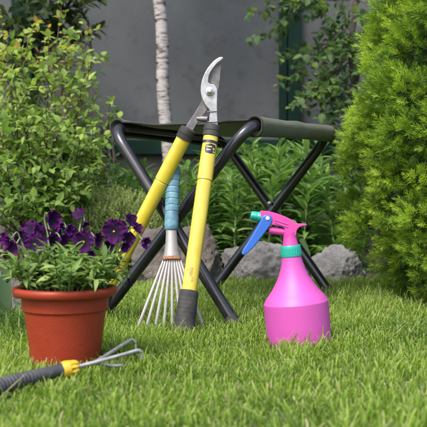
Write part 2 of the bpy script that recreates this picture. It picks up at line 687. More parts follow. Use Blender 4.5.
# ------------------------------------------------------------------ birch sapling
birch_t = thing('birch_tree', (X(170, 3.45), 3.45, 0), 'slender pale birch trunk in front of the grey wall', 'tree')
pts, rad = [], []
for i in range(40):
    t = i / 39
    v_ = 250 - t * 330
    u_ = 168.5 - 9.5 * max(0, (165 - v_) / 165) + 1.2 * math.sin(v_ * .05)
    p = P(u_, v_, 3.45)
    if i == 0:
        p.z = -.02
    pts.append(p)
    rad.append(.0275 - .004 * t + .0005 * random.random() + (.0012 if random.random() < .12 else 0))
mb = MB()
mb.tube(pts, rad, 16)
trunk = mb.build('trunk', M['birch'], birch_t)
for v_, s in ((24, -1), (66, -1), (92, 1), (44, 1), (78, -1)):
    k = min(range(40), key=lambda i: abs((250 - i / 39 * 330) - v_))
    mb = MB()
    p = pts[k]
    mb.tube([p + Vector((s * .016, -.014, 0)), p + Vector((s * .026, -.018, .004)), p + Vector((s * .031, -.02, .010))], [.006, .004, .002], 8)
    mb.build('branch_stub', M['bark'], trunk)
# crown above the frame
nb = NB()
tw = MB()
for k in range(26):
    h = random.uniform(.2, 1.0)
    st = Vector((pts[-1].x, pts[-1].y, pts[-1].z + h))
    az = random.uniform(0, 6.28)
    d = Vector((math.cos(az), math.sin(az), .5))
    br = [st + d * t * .4 - Vector((0, 0, .25 * t * t)) for t in (0, .35, .7, 1)]
    tw.tube(br, [.004, .003, .002, .001], 5)
    n = 40
    T = rng.random(n)
    B = np.array([br[0].lerp(br[3], t) for t in T]) + rng.normal(0, .03, (n, 3))
    D = rng.normal(0, 1, (n, 3)) + np.array([0, 0, -.4])
    nb.add(*leaves(B, D, rng.normal(0, .4, (n, 3)) + np.array([0, 0, 1]), rng.uniform(.03, .045, n), rng.uniform(.022, .03, n), OVATE))
tw.tube([pts[-1] + Vector((0, 0, -.02)), pts[-1] + Vector((-.02, 0, .5)), pts[-1] + Vector((-.02, 0, 1.1))], [.022, .015, .004], 10)
tw.build('branches', M['birch'], birch_t)
link('crown', nb.mesh('crown'), M['vine'], birch_t)


# ------------------------------------------------------------------ shrubs
def grow(base_pts, tips, leaf_L, leaf_W, nleaf, twigs, side_len, prof, vfun, r0=.005, bend=.06, spread=1.0, upbias=.3):
    """stems from base to tip with side twigs, leaves along them"""
    nb = NB()
    tw = MB()
    B, D, U, Ls, Ws, Va = [], [], [], [], [], []
    for b0, tp in zip(base_pts, tips):
        b0, tp = Vector(b0), Vector(tp)
        ln = (tp - b0).length
        off = Vector((random.uniform(-1, 1), random.uniform(-1, 1), 0)) * bend * ln
        stem = []
        for i in range(9):
            t = i / 8
            p = b0.lerp(tp, t) + off * math.sin(t * math.pi) + Vector((0, 0, .06 * ln * math.sin(t * math.pi)))
            stem.append(p)
        tw.tube(stem, [r0 * (1 - .8 * i / 8) for i in range(9)], 6)

        def sample(path, t):
            x = t * (len(path) - 1)
            i = min(int(x), len(path) - 2)
            return path[i].lerp(path[i + 1], x - i), (path[i + 1] - path[i]).normalized()
        lines = [(stem, .35, nleaf)]
        for k in range(twigs):
            t = random.uniform(.18, .97)
            p, tg = sample(stem, t)
            az = random.uniform(0, 6.28)
            d = (tg * .6 + Vector((math.cos(az), math.sin(az), upbias)) * spread).normalized()
            sl = side_len * random.uniform(.5, 1.2) * (1.15 - .6 * t)
            path = [p, p + d * sl * .4 + Vector((0, 0, .01)), p + d * sl * .75 + Vector((0, 0, .01)), p + d * sl + Vector((0, 0, -.004))]
            tw.tube(path, [r0 * .35, r0 * .28, r0 * .2, r0 * .1], 4)
            lines.append((path, .1, max(4, int(sl / leaf_L * 2.6))))
        for path, t0, n in lines:
            ph = random.random() * 6
            for i in range(n):
                t = t0 + (1 - t0) * (i + .6) / n
                p, tg = sample(path, min(t, .999))
                an = ph + i * 2.4
                a, s, q = basis(tg)
                out = s * math.cos(an) + q * math.sin(an)
                d = (tg * .55 + out * .9 + Vector((0, 0, .12))).normalized()
                B.append(p)
                D.append(d)
                U.append(Vector((random.gauss(0, .35), random.gauss(-.15, .35), 1)))
                sc = random.uniform(.65, 1.15) * (1 if t < .85 else .75)
                Ls.append(leaf_L * sc)
                Ws.append(leaf_W * sc)
                Va.append(vfun(p, t))
    nb.add(*leaves(np.array(B), np.array(D), np.array(U), np.array(Ls), np.array(Ws), prof, .3, rng.uniform(0, .35, len(B)), np.clip(np.array(Va), 0, 1)))
    return nb, tw


def shrub(name, base, tips, label, cat, leafm, group=None, **kw):
    t = thing(name, base, label, cat, group)
    bases = [Vector(base) + Vector((random.gauss(0, .05), random.gauss(0, .05), 0)) for _ in tips]
    nb, tw = grow(bases, tips, **kw)
    tw.build('stems', M['twig'], t)
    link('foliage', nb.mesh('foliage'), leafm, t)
    return t


# light green shrub on the left
tips = []
for (u, v, d) in [(0, 8, 2.75), (62, 2, 2.8), (88, 26, 2.85), (92, 57, 2.75), (88, 78, 2.9), (115, 112, 2.75), (20, 40, 2.7), (38, 55, 2.8), (60, 60, 2.65), (-25, 30, 2.8), (-50, 60, 2.7),
                  (75, 90, 2.6), (45, 90, 2.5), (15, 85, 2.55), (-15, 80, 2.55), (100, 130, 2.6), (80, 140, 2.5), (55, 130, 2.45), (25, 130, 2.45), (0, 130, 2.45), (-35, 120, 2.5), (108, 165, 2.7),
                  (90, 175, 2.5), (65, 170, 2.4), (35, 170, 2.38), (8, 170, 2.38), (-20, 165, 2.4), (20, 200, 2.35), (48, 200, 2.38), (-5, 205, 2.35), (72, 195, 2.45), (30, 30, 2.9), (5, 55, 2.95), (70, 40, 3.0), (50, 25, 2.8), (82, 115, 2.8), (98, 95, 2.95)]:
    tips.append(P(u, v, d))
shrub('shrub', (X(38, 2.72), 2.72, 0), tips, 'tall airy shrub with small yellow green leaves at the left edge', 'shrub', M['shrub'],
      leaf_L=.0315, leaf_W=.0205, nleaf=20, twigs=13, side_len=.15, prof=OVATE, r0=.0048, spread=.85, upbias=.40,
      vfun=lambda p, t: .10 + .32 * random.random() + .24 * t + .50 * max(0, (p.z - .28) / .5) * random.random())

# dark tree behind it (top left)
tips = [P(u, v, d) for (u, v, d) in [(5, 20, 3.6), (30, 12, 3.55), (55, -5, 3.6), (75, -15, 3.6), (20, -20, 3.7), (-20, 10, 3.6), (-40, 40, 3.7), (45, 35, 3.7), (15, 50, 3.65), (84, 5, 3.6), (60, 22, 3.7), (0, 80, 3.7), (40, -40, 3.6), (-15, -30, 3.6)]]
dt = thing('tree', (X(64, 3.65), 3.65, 0), 'dark leaved tree standing behind the yellow green shrub at top left', 'tree')
b0 = Vector((X(66, 3.65), 3.65, -.02))
fork = P(64, 60, 3.65)
mb = MB()
mb.tube([b0, P(67, 160, 3.65), P(65, 110, 3.65), fork, P(60, 30, 3.65), P(50, 0, 3.65)], [.03, .026, .022, .018, .012, .006], 10)
mb.tube([P(66, 130, 3.65), P(92, 60, 3.7), P(88, 20, 3.65)], [.012, .008, .004], 7)
mb.build('trunk', M['bark'], dt)
nb, tw = grow([fork + Vector((random.gauss(0, .03), 0, random.uniform(-.05, .1))) for _ in tips], tips, leaf_L=.06, leaf_W=.036, nleaf=9, twigs=6, side_len=.2, prof=OVATE,
              vfun=lambda p, t: random.random(), r0=.006, spread=.9, upbias=.0)
tw.build('branches', M['bark'], dt)
link('crown', nb.mesh('crown'), M['dark_leaf'], dt)

# bare-branched young bush between shrub and stool
bb = thing('bush', (X(112, 3.3), 3.3, 0), 'thin dark stemmed bush with few leaves between shrub and stool', 'bush')
nb, tw = grow([Vector((X(118, 3.3) + random.gauss(0, .03), 3.3, 0)) for _ in range(6)],
              [P(u, v, 3.3) for u, v in [(98, 92, ), (88, 70), (95, 110), (112, 125), (128, 168), (104, 150)]], leaf_L=.035, leaf_W=.024, nleaf=5, twigs=4, side_len=.13, prof=OVATE,
              vfun=lambda p, t: .2 + .4 * random.random(), r0=.007)
tw.build('stems', M['bark'], bb)
link('foliage', nb.mesh('foliage'), M['vine'], bb)

# climbing vine on the right
vt = thing('climbing_vine', (X(352, 3.75), 3.75, 0), 'climbing vine with drooping leafy shoots on the grey wall beside the conifer', 'vine')
mb = MB()
mb.tube([(X(350, 3.75), 3.75, -.02), P(349, 150, 3.75), P(354, 90, 3.75), P(350, 45, 3.75), P(356, 10, 3.75), P(350, -40, 3.75)], [.02, .018, .015, .013, .011, .006], 9)
mb.tube([P(354, 92, 3.75), P(364, 50, 3.72), P(372, 5, 3.72)], [.011, .008, .005], 7)
mb.build('trunk', M['bark'], vt)
st, tp = [], []
for (a, b_) in [((350, 0), (250, 14)), ((330, -15), (262, 40)), ((345, 30), (275, 92)), ((350, 40), (285, 60)), ((352, 60), (300, 108)), ((350, 70), (318, 120)),
                ((354, 10), (320, 60)), ((354, 40), (330, 85)), ((356, -5), (345, 60)), ((365, 10), (370, 60)), ((340, -25), (315, 20)), ((356, 20), (382, 20)), ((352, 55), (338, 118)),
                ((350, -10), (280, 30)), ((352, 75), (345, 112)), ((355, 30), (312, 75)), ((360, 0), (395, 50)), ((345, -10), (330, 35)), ((352, 35), (325, 100)), ((340, 0), (268, 2)), ((352, 85), (310, 98)), ((350, 90), (335, 150))]:
    st.append(P(*a, 3.72 + random.uniform(-.15, .05)))
    tp.append(P(*b_, 3.6 + random.uniform(-.2, .15)))
nb, tw = grow(st, tp, leaf_L=.042, leaf_W=.031, nleaf=10, twigs=6, side_len=.17, prof=OVATE, vfun=lambda p, t: .93 * random.random() if random.random() < .996 else 1.0, r0=.004, spread=.8, upbias=-.15)
tw.build('branches', M['bark'], vt)
link('foliage', nb.mesh('foliage'), M['vine'], vt)


# ------------------------------------------------------------------ lilies in the bed
def lily_meshes(seed):
    rg = np.random.default_rng(seed)
    h = rg.uniform(.30, .40)
    bend = rg.normal(0, .03, 2)
    pts = [Vector((bend[0] * t * t, bend[1] * t * t, h * t)) for t in np.linspace(0, 1, 8)]
    mb = MB()
    mb.tube(pts, [.0045 - .0025 * i / 7 for i in range(8)], 6)
    n = 38
    B, D, U, L, W, dr = [], [], [], [], [], []
    for i in range(n):
        t = .12 + .88 * (i / n) ** .9
        z = h * t
        an = i * 2.399 + rg.normal(0, .25)
        el = .25 + .75 * t + rg.normal(0, .15)
        B.append((bend[0] * t * t, bend[1] * t * t, z))
        D.append((math.cos(an) * math.cos(el), math.sin(an) * math.cos(el), math.sin(el)))
        U.append((rg.normal(0, .2), rg.normal(0, .2), 1))
        s = (1.1 - .45 * t) * rg.uniform(.8, 1.15)
        L.append(.116 * s)
        W.append(.0235 * s)
        dr.append(rg.uniform(.2, .65))
    nb = NB()
    nb.add(*leaves(np.array(B), np.array(D), np.array(U), np.array(L), np.array(W), LANCE, .3, np.array(dr), rg.random(n)))
    return mb, nb


LG = 'leafy lilies filling the flower bed'
LL = 'green leafy lily stem growing in the bed behind the stones'
protos = []
spots = []
tries = 0
while len(spots) < 92 and tries < 5000:
    tries += 1
    d = random.uniform(2.62, 3.35)
    u = random.uniform(92, 352)
    x = X(u, d)
    if u < 165 and d < 2.85:
        continue
    if all((x - a) ** 2 + (d - b_) ** 2 > .055 ** 2 for a, b_ in spots):
        spots.append((x, d))
for i, (x, y) in enumerate(spots):
    if i < 7:
        mb, nb = lily_meshes(100 + i)
        t = thing('lily_plant', (0, 0, .005), LL, 'plant', LG)
        mb.build('stem', M['stem_green'], t)
        link('leaves', nb.mesh('leaves'), M['lily'], t)
        protos.append(t)
        for c in t.children:
            c.location = (0, 0, 0)
        new = t
    else:
        src = protos[i % 7]
        new = src.copy()
        COL.objects.link(new)
        for c in src.children:
            k = c.copy()
            COL.objects.link(k)
            k.parent = new
    new.location = (x, y, .005)
    new.rotation_euler = (random.gauss(0, .08), random.gauss(0, .08), random.uniform(0, 6.28))
    uu = x / y * F_PX + 213.5
    # the clump is taller in the middle and lower at the left
    s = (1.02 if uu > 190 else .88) * random.uniform(.85, 1.12) * (.86 + .14 * (y - 2.6) / .75)
    if 215 < uu < 325:
        s *= 1.08
    new.scale = (s, s, s)

# broad leaf plants
def broad(name, base, specs, label, cat, m, prof=ROUND, group=None):
    t = thing(name, base, label, cat, group)
    for (dx, dy, dz, L, W, drp, ux, uy) in specs:
        nb = NB()
        nb.add(*leaves([base], [(dx, dy, dz)], [(ux, uy, .3)], L, W, [(a, b_) for a, b_ in prof], .22, drp, rng.random(1)))
        link('leaf', nb.mesh('leaf'), m, t)
    return t


broad('tulip_plant', (X(303, 2.5), 2.5, .01), [(-.02, .05, 1, .125, .05, .05, .1, -1), (.5, .3, .6, .10, .045, .3, 0, -.3)], 'plant with one broad upright pale leaf between the two grey stones', 'plant', M['broad'])
broad('hosta_plant', (X(338, 2.75), 2.75, .01),
      [(-.7, -.5, .9, .22, .085, .5, 0, .4), (-.2, -.8, 1.0, .22, .085, .5, .3, .4), (.4, -.5, 1.1, .22, .08, .4, 0, .4), (-.9, .2, .8, .21, .08, .5, 0, .4), (-.4, -.2, 1.4, .25, .085, .4, 0, -.5), (.1, -.6, .6, .2, .08, .4, 0, .3)],
      'dark broad leaved plant between the right stone and the conifer', 'plant', M['lily'])
broad('tulip_plant', (X(3, 1.66), 1.66, 0), [(.05, .02, 1, .145, .027, .10, .6, -1), (-.35, .1, 1, .15, .042, .15, .2, -1), (-.1, .3, .9, .12, .035, .2, .2, -1)],
      'broad upright grey green leaves left of the terracotta pot', 'plant', M['glauc'], prof=LANCE)


# ------------------------------------------------------------------ conifers
def shoots(pos, dirs, L, nn, nl, nw, var, curl=.5):
    """needle tufts: returns quads (diamond needles) around each shoot axis"""
    N = len(pos)
    dirs = nrm(dirs)
    ref = np.where(np.abs(dirs[:, 2:3]) < .9, np.array([[0, 0, 1.]]), np.array([[1., 0, 0]]))
    s = nrm(np.cross(dirs, ref))
    q = np.cross(s, dirs)
    t = rng.random((N, nn)) ** .85
    an = rng.random((N, nn)) * 2 * np.pi
    rad = s[:, None] * np.cos(an)[..., None] + q[:, None] * np.sin(an)[..., None]
    op = .95 - .55 * t + rng.normal(0, .12, (N, nn))
    nd = nrm(dirs[:, None] * np.cos(op)[..., None] + rad * np.sin(op)[..., None])
    b = pos[:, None] + dirs[:, None] * (t * np.reshape(L, (-1, 1)))[..., None]
    ln = nl * rng.uniform(.75, 1.15, (N, nn)) * (1 - .25 * t)
    sd = nrm(np.cross(nd, rng.normal(0, 1, (N, nn, 3))))
    V = np.zeros((N, nn, 4, 3))
    V[:, :, 0] = b
    V[:, :, 1] = b + nd * (ln * .5)[..., None] + sd * nw * .5
    V[:, :, 2] = b + nd * ln[..., None]
    V[:, :, 3] = b + nd * (ln * .5)[..., None] - sd * nw * .5
    Q = np.arange(N * nn * 4).reshape(-1, 4)
    va = np.clip(np.reshape(var, (-1, 1)) + rng.normal(0, .10, (N, nn)) + .12 * t, 0, 1)
    return V.reshape(-1, 3), Q, np.repeat(va.ravel(), 4), np.repeat(t.ravel(), 4)


SPX, SPY = X(488, 2.08), 2.08
sp = thing('spruce_tree', (SPX, SPY, 0), 'dense dwarf spruce with bright green needle tips at the right edge', 'tree')


def sp_r(z):
    return float(np.interp(z, [0, .02, .06, .124, .247, .369, .43, .49, .614, .736, 1.0, 1.42], [.18, .21, .25, .28, .295, .305, .310, .304, .268, .215, .115, .01]))


nb = NB()
wood = MB()
# lumpy sprays of shoots spread over the cone
PX, PD, PV, NN = [], [], [], []
lumps = []
tries = 0
while len(lumps) < 340 and tries < 40000:
    tries += 1
    z = .045 + random.random() ** 1.25 * 1.36
    a = random.uniform(0, 2 * math.pi)
    o = np.array([math.cos(a), math.sin(a), 0])
    r = sp_r(z) * (1 + .17 * mnoise.noise(Vector((o[0] * 2.4, o[1] * 2.4, z * 6)))) + random.uniform(-.052, .022)
    c = np.array([SPX, SPY, z]) + o * r
    if all(np.sum((c - q[0]) ** 2) > .060 ** 2 for q in lumps):
        lumps.append((c, o, z, r))
for c, o, z, r in lumps:
    vis = o[1] < .45 and z < .95
    bd = nrm(o * 1.0 + np.array([0, 0, .35 + random.gauss(0, .12)]) + rng.normal(0, .14, 3))
    lr = random.uniform(.038, .064)
    n = int(52 * (lr / .05) ** 1.6) if vis else 18
    age = random.gauss(0, .10)
    core = c - bd * .040
    for k in range(n):
        sd = rng.normal(0, 1, 3)
        sd = nrm(sd)
        f = sd.dot(bd)
        if f < -.25:
            sd -= 2 * f * bd
            f = -f
        dirv = nrm(sd * .75 + bd * .55 + np.array([0, 0, .12]))
        PX.append(core + sd * lr * random.uniform(.55, 1.0) + bd * .012)
        PD.append(dirv)
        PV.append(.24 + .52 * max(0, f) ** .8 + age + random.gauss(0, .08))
    # older needles on the wood behind the lump
    for k in range(30 if vis else 8):
        PX.append(c - o * random.uniform(.03, .15) + rng.normal(0, .034, 3))
        PD.append(nrm(o + rng.normal(0, .6, 3)))
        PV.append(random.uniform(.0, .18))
    if vis and random.random() < .3:
        wood.tube([Vector((SPX + o[0] * r * .3, SPY + o[1] * r * .3, max(.02, z - .10))), Vector(c - o * .12 - np.array([0, 0, .04])), Vector(c - bd * .06)], [.005, .0035, .002], 5)
PX, PD, PV = np.array(PX), np.array(PD), np.array(PV)
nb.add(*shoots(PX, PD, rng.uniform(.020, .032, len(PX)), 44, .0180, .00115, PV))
wood.tube([(SPX, SPY, -.02), (SPX + .01, SPY, .5), (SPX, SPY, 1.0), (SPX, SPY, 1.42)], [.04, .032, .018, .004], 10)
wood.build('trunk', M['bark'], sp)
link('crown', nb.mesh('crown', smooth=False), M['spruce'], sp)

# low juniper behind the pansies
JX, JY = X(112, 2.62), 2.62
ju = thing('juniper_bush', (JX, JY, 0), 'low mounded yellowish green juniper behind the purple pansies', 'bush')
PX, PD, PV = [], [], []
for k in range(3000):
    v3 = rng.normal(0, 1, 3)
    v3[2] = abs(v3[2])
    v3 = nrm(v3)
    r = 1 + .16 * mnoise.noise(Vector(v3 * 4)) + random.gauss(0, .03)
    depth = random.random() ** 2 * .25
    c = np.array([JX, JY, .0]) + v3 * np.array([.20, .14, .265]) * (r - depth)
    PX.append(c)
    PD.append(v3 + np.array([0, 0, .5]) + rng.normal(0, .45, 3))
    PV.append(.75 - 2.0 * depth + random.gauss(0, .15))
nb = NB()
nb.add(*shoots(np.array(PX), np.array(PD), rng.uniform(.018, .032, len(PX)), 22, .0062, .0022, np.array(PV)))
mb = MB()
for k in range(14):
    a = k * 2.4
    mb.tube([(JX, JY, 0), (JX + .08 * math.cos(a), JY + .06 * math.sin(a), .12), (JX + .14 * math.cos(a), JY + .1 * math.sin(a), .2)], [.006, .004, .002], 5)
mb.build('stems', M['bark'], ju)
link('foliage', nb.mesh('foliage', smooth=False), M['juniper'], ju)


# ------------------------------------------------------------------ stones
def stone(u, d, hw, hd, h, seed, m, label, sink=.03, lean=0):
    rd = random.Random(seed)
    bm = bmesh.new()
    bmesh.ops.create_icosphere(bm, subdivisions=6, radius=1)
    planes = []
    for k in range(18):
        n = Vector((rd.gauss(0, 1), rd.gauss(-.2, 1), rd.gauss(.15, .8))).normalized()
        planes.append((n, rd.uniform(.66, 1.0)))
    off = Vector((seed * 3.1, seed * 1.7, 0))
    for v in bm.verts:
        n = v.co.normalized()
        r = 1.15
        for pn, pd in planes:
            c = n.dot(pn)
            if c > .05:
                r = min(r, pd / c)
        r *= 1 + .07 * mnoise.fractal(n * 2.0 + off, 1, 2, 5) + .055 * mnoise.fractal(n * 6 + off, .7, 2.1, 6)
        rg = mnoise.ridged_multi_fractal(n * 2.6 + off, .9, 2.1, 4, 1, 2)
        r -= .035 * rg
        v.co = n * r
    zs = [v.co.z for v in bm.verts]
    z0, z1 = -.5, max(zs)
    xs = [v.co.x for v in bm.verts]
    ys = [v.co.y for v in bm.verts]
    for v in bm.verts:
        z = (v.co.z - z0) / (z1 - z0) * (h + sink) - sink
        v.co = Vector((v.co.x * hw / max(map(abs, (min(xs), max(xs)))) + lean * z, v.co.y * hd / max(map(abs, (min(ys), max(ys)))), z))
    me = bpy.data.meshes.new('stone')
    bm.to_mesh(me)
    bm.free()
    me.polygons.foreach_set('use_smooth', [True] * len(me.polygons))
    o = link('stone', me, m)
    o.location = (X(u, d), d, 0)
    tag(o, label, 'stone', 'stones edging the flower bed')
    FOOT.append((X(u, d), d, hw * .8, hd * .8))
    return o


stone(176, 2.46, .150, .12, .178, 3, M['rock_brown'], 'large brownish boulder behind the rake and the crossed stool legs')
stone(268, 2.53, .142, .10, .128, 8, M['rock_grey'], 'grey stone with a pale flat top left of the spray bottle neck')
stone(337, 2.52, .096, .09, .112, 5, M['rock_grey'], 'smaller cracked grey stone between the spray bottle and the spruce')
stone(16, 1.84, .095, .07, .102, 12, M['rock_pale'], 'pale pinkish stone at the left behind the terracotta pot')


# ------------------------------------------------------------------ stool
def fillet(pts, r, n=8):
    out = [Vector(pts[0])]
    for i in range(1, len(pts) - 1):
        a, b_, c = Vector(pts[i - 1]), Vector(pts[i]), Vector(pts[i + 1])
        d1 = (a - b_).normalized()
        d2 = (c - b_).normalized()
        ang = d1.angle(d2)
        tl = min(r / math.tan(ang / 2), (a - b_).length * .45, (c - b_).length * .45)
        p1, p2 = b_ + d1 * tl, b_ + d2 * tl
        for k in range(n + 1):
            t = k / n
            out.append(p1.lerp(b_, t).lerp(b_.lerp(p2, t), t))
    out.append(Vector(pts[-1]))
    return out


LFt, RFt = P(111, 126, 1.775), P(250, 123.5, 1.675)
LBt, RBt = P(223, 140, 2.275), P(331, 132, 2.155)
LFf, RFf = P(235, 329, 1.645), P(104, 320, 1.80)
LBf, RBf = P(330, 299, 2.175), P(213, 294, 2.255)
for p in (LFf, RFf, LBf, RBf):
    p.z = .008
stool = thing('folding_stool', ((LFf + RBf) / 2 * Vector((1, 1, 0)) if False else Vector((X(220, 1.95), 1.95, 0))), 'folding camp stool with olive canvas seat and crossed black tube legs', 'stool')
TR = .0122
frames = []
for (a, b_, c, d_) in ((LFf, LFt, LBt, LBf), (RFf, RFt, RBt, RBf)):
    path = fillet([a, b_, c, d_], .06, 12)
    mb = MB()
    mb.tube(path, TR, 20)
    fr = mb.build('leg_frame', M['black_paint'], stool)
    frames.append((fr, path))
    for e, f_ in ((a, b_), (d_, c)):
        dv = (f_ - e).normalized()
        mb = MB()
        mb.lathe([(-.008, TR * .8), (-.006, TR * 1.12), (.018, TR * 1.14), (.0185, TR * 1.0)], e, dv, 20)
        mb.build('foot_cap', M['rubber'], fr)
        FOOT.append((e.x, e.y, .011, .011))
# rivets at the crossings
for (a, b_, c, d_) in ((LFf, LFt, RFf, RFt), (LBf, LBt, RBf, RBt)):
    pm = (a.lerp(b_, .57) + c.lerp(d_, .57)) / 2
    mb = MB()
    mb.lathe([(-.030, .002), (-.029, .0045), (-.027, .0055), (-.0265, .0035), (.0265, .0035), (.027, .0055), (.029, .0045), (.030, .002)], pm, (LBt - LFt).normalized(), 16)
    mb.build('rivet', M['rivet'], stool)
# seat: canvas swept from front to back, sleeves round both top bars
NS, rows = 30, []
sv = []
Lp = [LFt, LBt]
Rp = [RFt, RBt]
for j in range(NS + 1):
    t = .045 + .93 * j / NS
    a = LFt.lerp(LBt, t)
    b_ = RFt.lerp(RBt, t)
    ww = (b_ - a).normalized()
    up = Vector((0, 0, 1))
    row = []
    wob = .0009 * math.sin(j * .55) + .0006 * math.sin(j * .9 + 1)
    SR = .0152
    # left sleeve: from inner bottom round the outside to the top
    for k in range(13):
        an = R(-70 + 0) - R(250) * k / 12
        rr = SR + wob + (.006 * max(0, math.cos(an - R(-90))) ** 2)
        row.append(a + ww * math.cos(an) * rr + up * math.sin(an) * rr)
    # sagging middle
    n = 20
    pa, pb = row[-1], None
    topL = a + ww * math.cos(R(40)) * SR + up * math.sin(R(40)) * SR
    topR = b_ - ww * math.cos(R(40)) * SR + up * math.sin(R(40)) * SR
    for k in range(n + 1):
        s = k / n
        sag = .008 + .009 * math.sin(math.pi * j / NS)
        p = topL.lerp(topR, s) - up * sag * 4 * s * (1 - s) + up * .0012 * math.sin(s * 17 + j * .6)
        row.append(p)
    for k in range(13):
        an = R(140) - R(250) * k / 12
        dr = max(0, -math.sin(an)) ** 2
        rr = SR + wob + .009 * dr
        row.append(b_ + ww * math.cos(an) * rr + up * math.sin(an) * rr)
    rows.append(row)
nr = len(rows[0])
mb = MB()
mb.add([p for r_ in rows for p in r_], [(j * nr + i, j * nr + i + 1, (j + 1) * nr + i + 1, (j + 1) * nr + i) for j in range(NS) for i in range(nr - 1)])
seat = mb.build('seat', M['fabric'], stool, sharp=180)
so_ = seat.modifiers.new('solid', 'SOLIDIFY')
so_.thickness = .0022
# black binding along the front and rear edge
for j in (0, NS):
    mb = MB()
    mb.tube(rows[j], .0024, 8)
    mb.build('edge_binding', M['hem'], seat)

# ------------------------------------------------------------------ loppers
lop = thing('loppers', (X(184, 1.57), 1.57, 0), 'yellow handled loppers with curved steel blade leaning on the stool', 'loppers')


def handle(p0, p1, r, seam, grip, badge=False):
    """p0 lower end, p1 upper collar end"""
    ax = (p1 - p0)
    Lh = ax.length
    ax = ax.normalized()
    mb = MB()
    s = seam * Lh
    mb.lathe([(grip * Lh - .01, r * .95), (s - .0022, r * .97), (s - .0012, r * .90), (s, r * .90), (s + .0012, r * 1.02), (Lh - .02, r * .98), (Lh - .005, r * .97)], p0, ax, 36, flat=.8)
    hd = mb.build('handle', M['yellow'], lop)
    mb = MB()
    g = grip * Lh
    prof = [(-.004, r * .7), (-.001, r * 1.22), (.006, r * 1.36), (.018, r * 1.36)]
    nrib = 7
    for k in range(nrib):
        a = .022 + (g - .030) * k / nrib
        rr = r * (1.34 - .14 * k / nrib)
        prof += [(a, rr), (a + .003, rr * .985), (a + .005, rr)]
    prof += [(g - .004, r * 1.20), (g, r * 1.14), (g + .0005, r * .98)]
    mb.lathe(prof, p0, ax, 36, flat=.82)
    mb.build('grip', M['rubber'], hd)
    mb = MB()
    mb.lathe([(Lh - .018, r * .99), (Lh - .0175, r * 1.10), (Lh - .008, r * 1.12), (Lh - .0074, r * 1.05), (Lh - .0066, r * 1.12), (Lh + .004, r * 1.08), (Lh + .006, r * .85)], p0, ax, 36, flat=.85)
    mb.build('collar', M['rubber'], hd)
    return hd, ax, Lh


A0, A1 = P(183, 335, 1.565), P(212, 128, 1.658)
B0, B1 = P(90, 322, 1.735), P(187.5, 131, 1.662)
r1 = .0148
h1, ax1, L1 = handle(A0, A1, r1, .735, .205)
h2, ax2, L2 = handle(B0, B1, r1, .745, .19)
FOOT.append((A0.x, A0.y, .018, .016))
FOOT.append((B0.x, B0.y, .018, .016))
# badge and band on the right handle
a_, s_, t_ = basis(ax1)
# angle facing the camera
def face_ang(s_, t_):
    c = Vector((0, -1, 0))
    return math.atan2(c.dot(t_), c.dot(s_))
fa = face_ang(s_, t_)
mb = MB()
mb.lathe([(L1 - .034, r1 * .985), (L1 - .0338, r1 * 1.015), (L1 - .028, r1 * 1.015), (L1 - .0278, r1 * .985)], A0, ax1, 36, flat=.8, caps=False)
mb.build('label_band', M['badge'], h1)


def patch(h0, h1_, da, db, rr, m, name, parent, oval=True, n=14):
    vs, fs = [], []
    for i in range(n + 1):
        for k in range(n + 1):
            yy = -1 + 2 * i / n
            xx = -1 + 2 * k / n
            if oval:
                lim = (1 - abs(yy) ** 3.2) ** (1 / 3.2) if abs(yy) < 1 else .02
                xx *= max(lim, .02)
            h = (h0 + h1_) / 2 + yy * (h1_ - h0) / 2
            an = fa + (da + db) / 2 + xx * (db - da) / 2
            vs.append(A0 + a_ * h + s_ * math.cos(an) * rr + t_ * math.sin(an) * rr * .8)
    for i in range(n):
        for k in range(n):
            a = i * (n + 1) + k
            fs.append((a, a + 1, a + n + 2, a + n + 1))
    if name is None:
        return vs, fs
    mb = MB()
    mb.add(vs, fs)
    return mb.build(name, m, parent)


def append(o, parts):
    """adds printed marks or scuffs to a part's own mesh"""
    bm = bmesh.new()
    bm.from_mesh(o.data)
    for vs, fs, m in parts:
        o.data.materials.append(m)
        mi = len(o.data.materials) - 1
        bv = [bm.verts.new(p) for p in vs]
        for f in fs:
            try:
                nf = bm.faces.new([bv[i] for i in f])
            except ValueError:
                continue
            nf.material_index = mi
            nf.smooth = True
    bm.to_mesh(o.data)
    bm.free()


bd = patch(L1 - .056, L1 - .035, -.95, .55, r1 * 1.012, M['badge'], 'badge', h1)
for (q0, q1, e0, e1, mm) in ((.0405, .0430, -.35, .38, 'badge_yellow'), (.0465, .0495, -.20, .36, 'badge_grey'), (.0435, .0475, -.80, -.50, 'badge_grey'), (.0500, .0525, -.85, -.55, 'badge_yellow')):
    # broken into letter-like strokes
    nl = 6 if e1 - e0 > .5 else 3
    for k in range(nl):
        f0 = e0 + (e1 - e0) * (k + .08) / nl
        f1 = e0 + (e1 - e0) * (k + .80) / nl
        append(bd, [(*patch(L1 - q1, L1 - q0, f0, f1, r1 * 1.022, M[mm], None, bd, False, 3), M[mm])])
# scuff near the lower end of the right handle
for (q0, q1, e0, e1) in ((.108, .127, -.15, .30), (.098, .109, -.35, -.05), (.119, .1215, .25, .75)):
    append(h1, [(*patch(q0, q1, e0, e1, r1 * .972, M['scuff'], None, h1, True, 8), M['scuff'])])


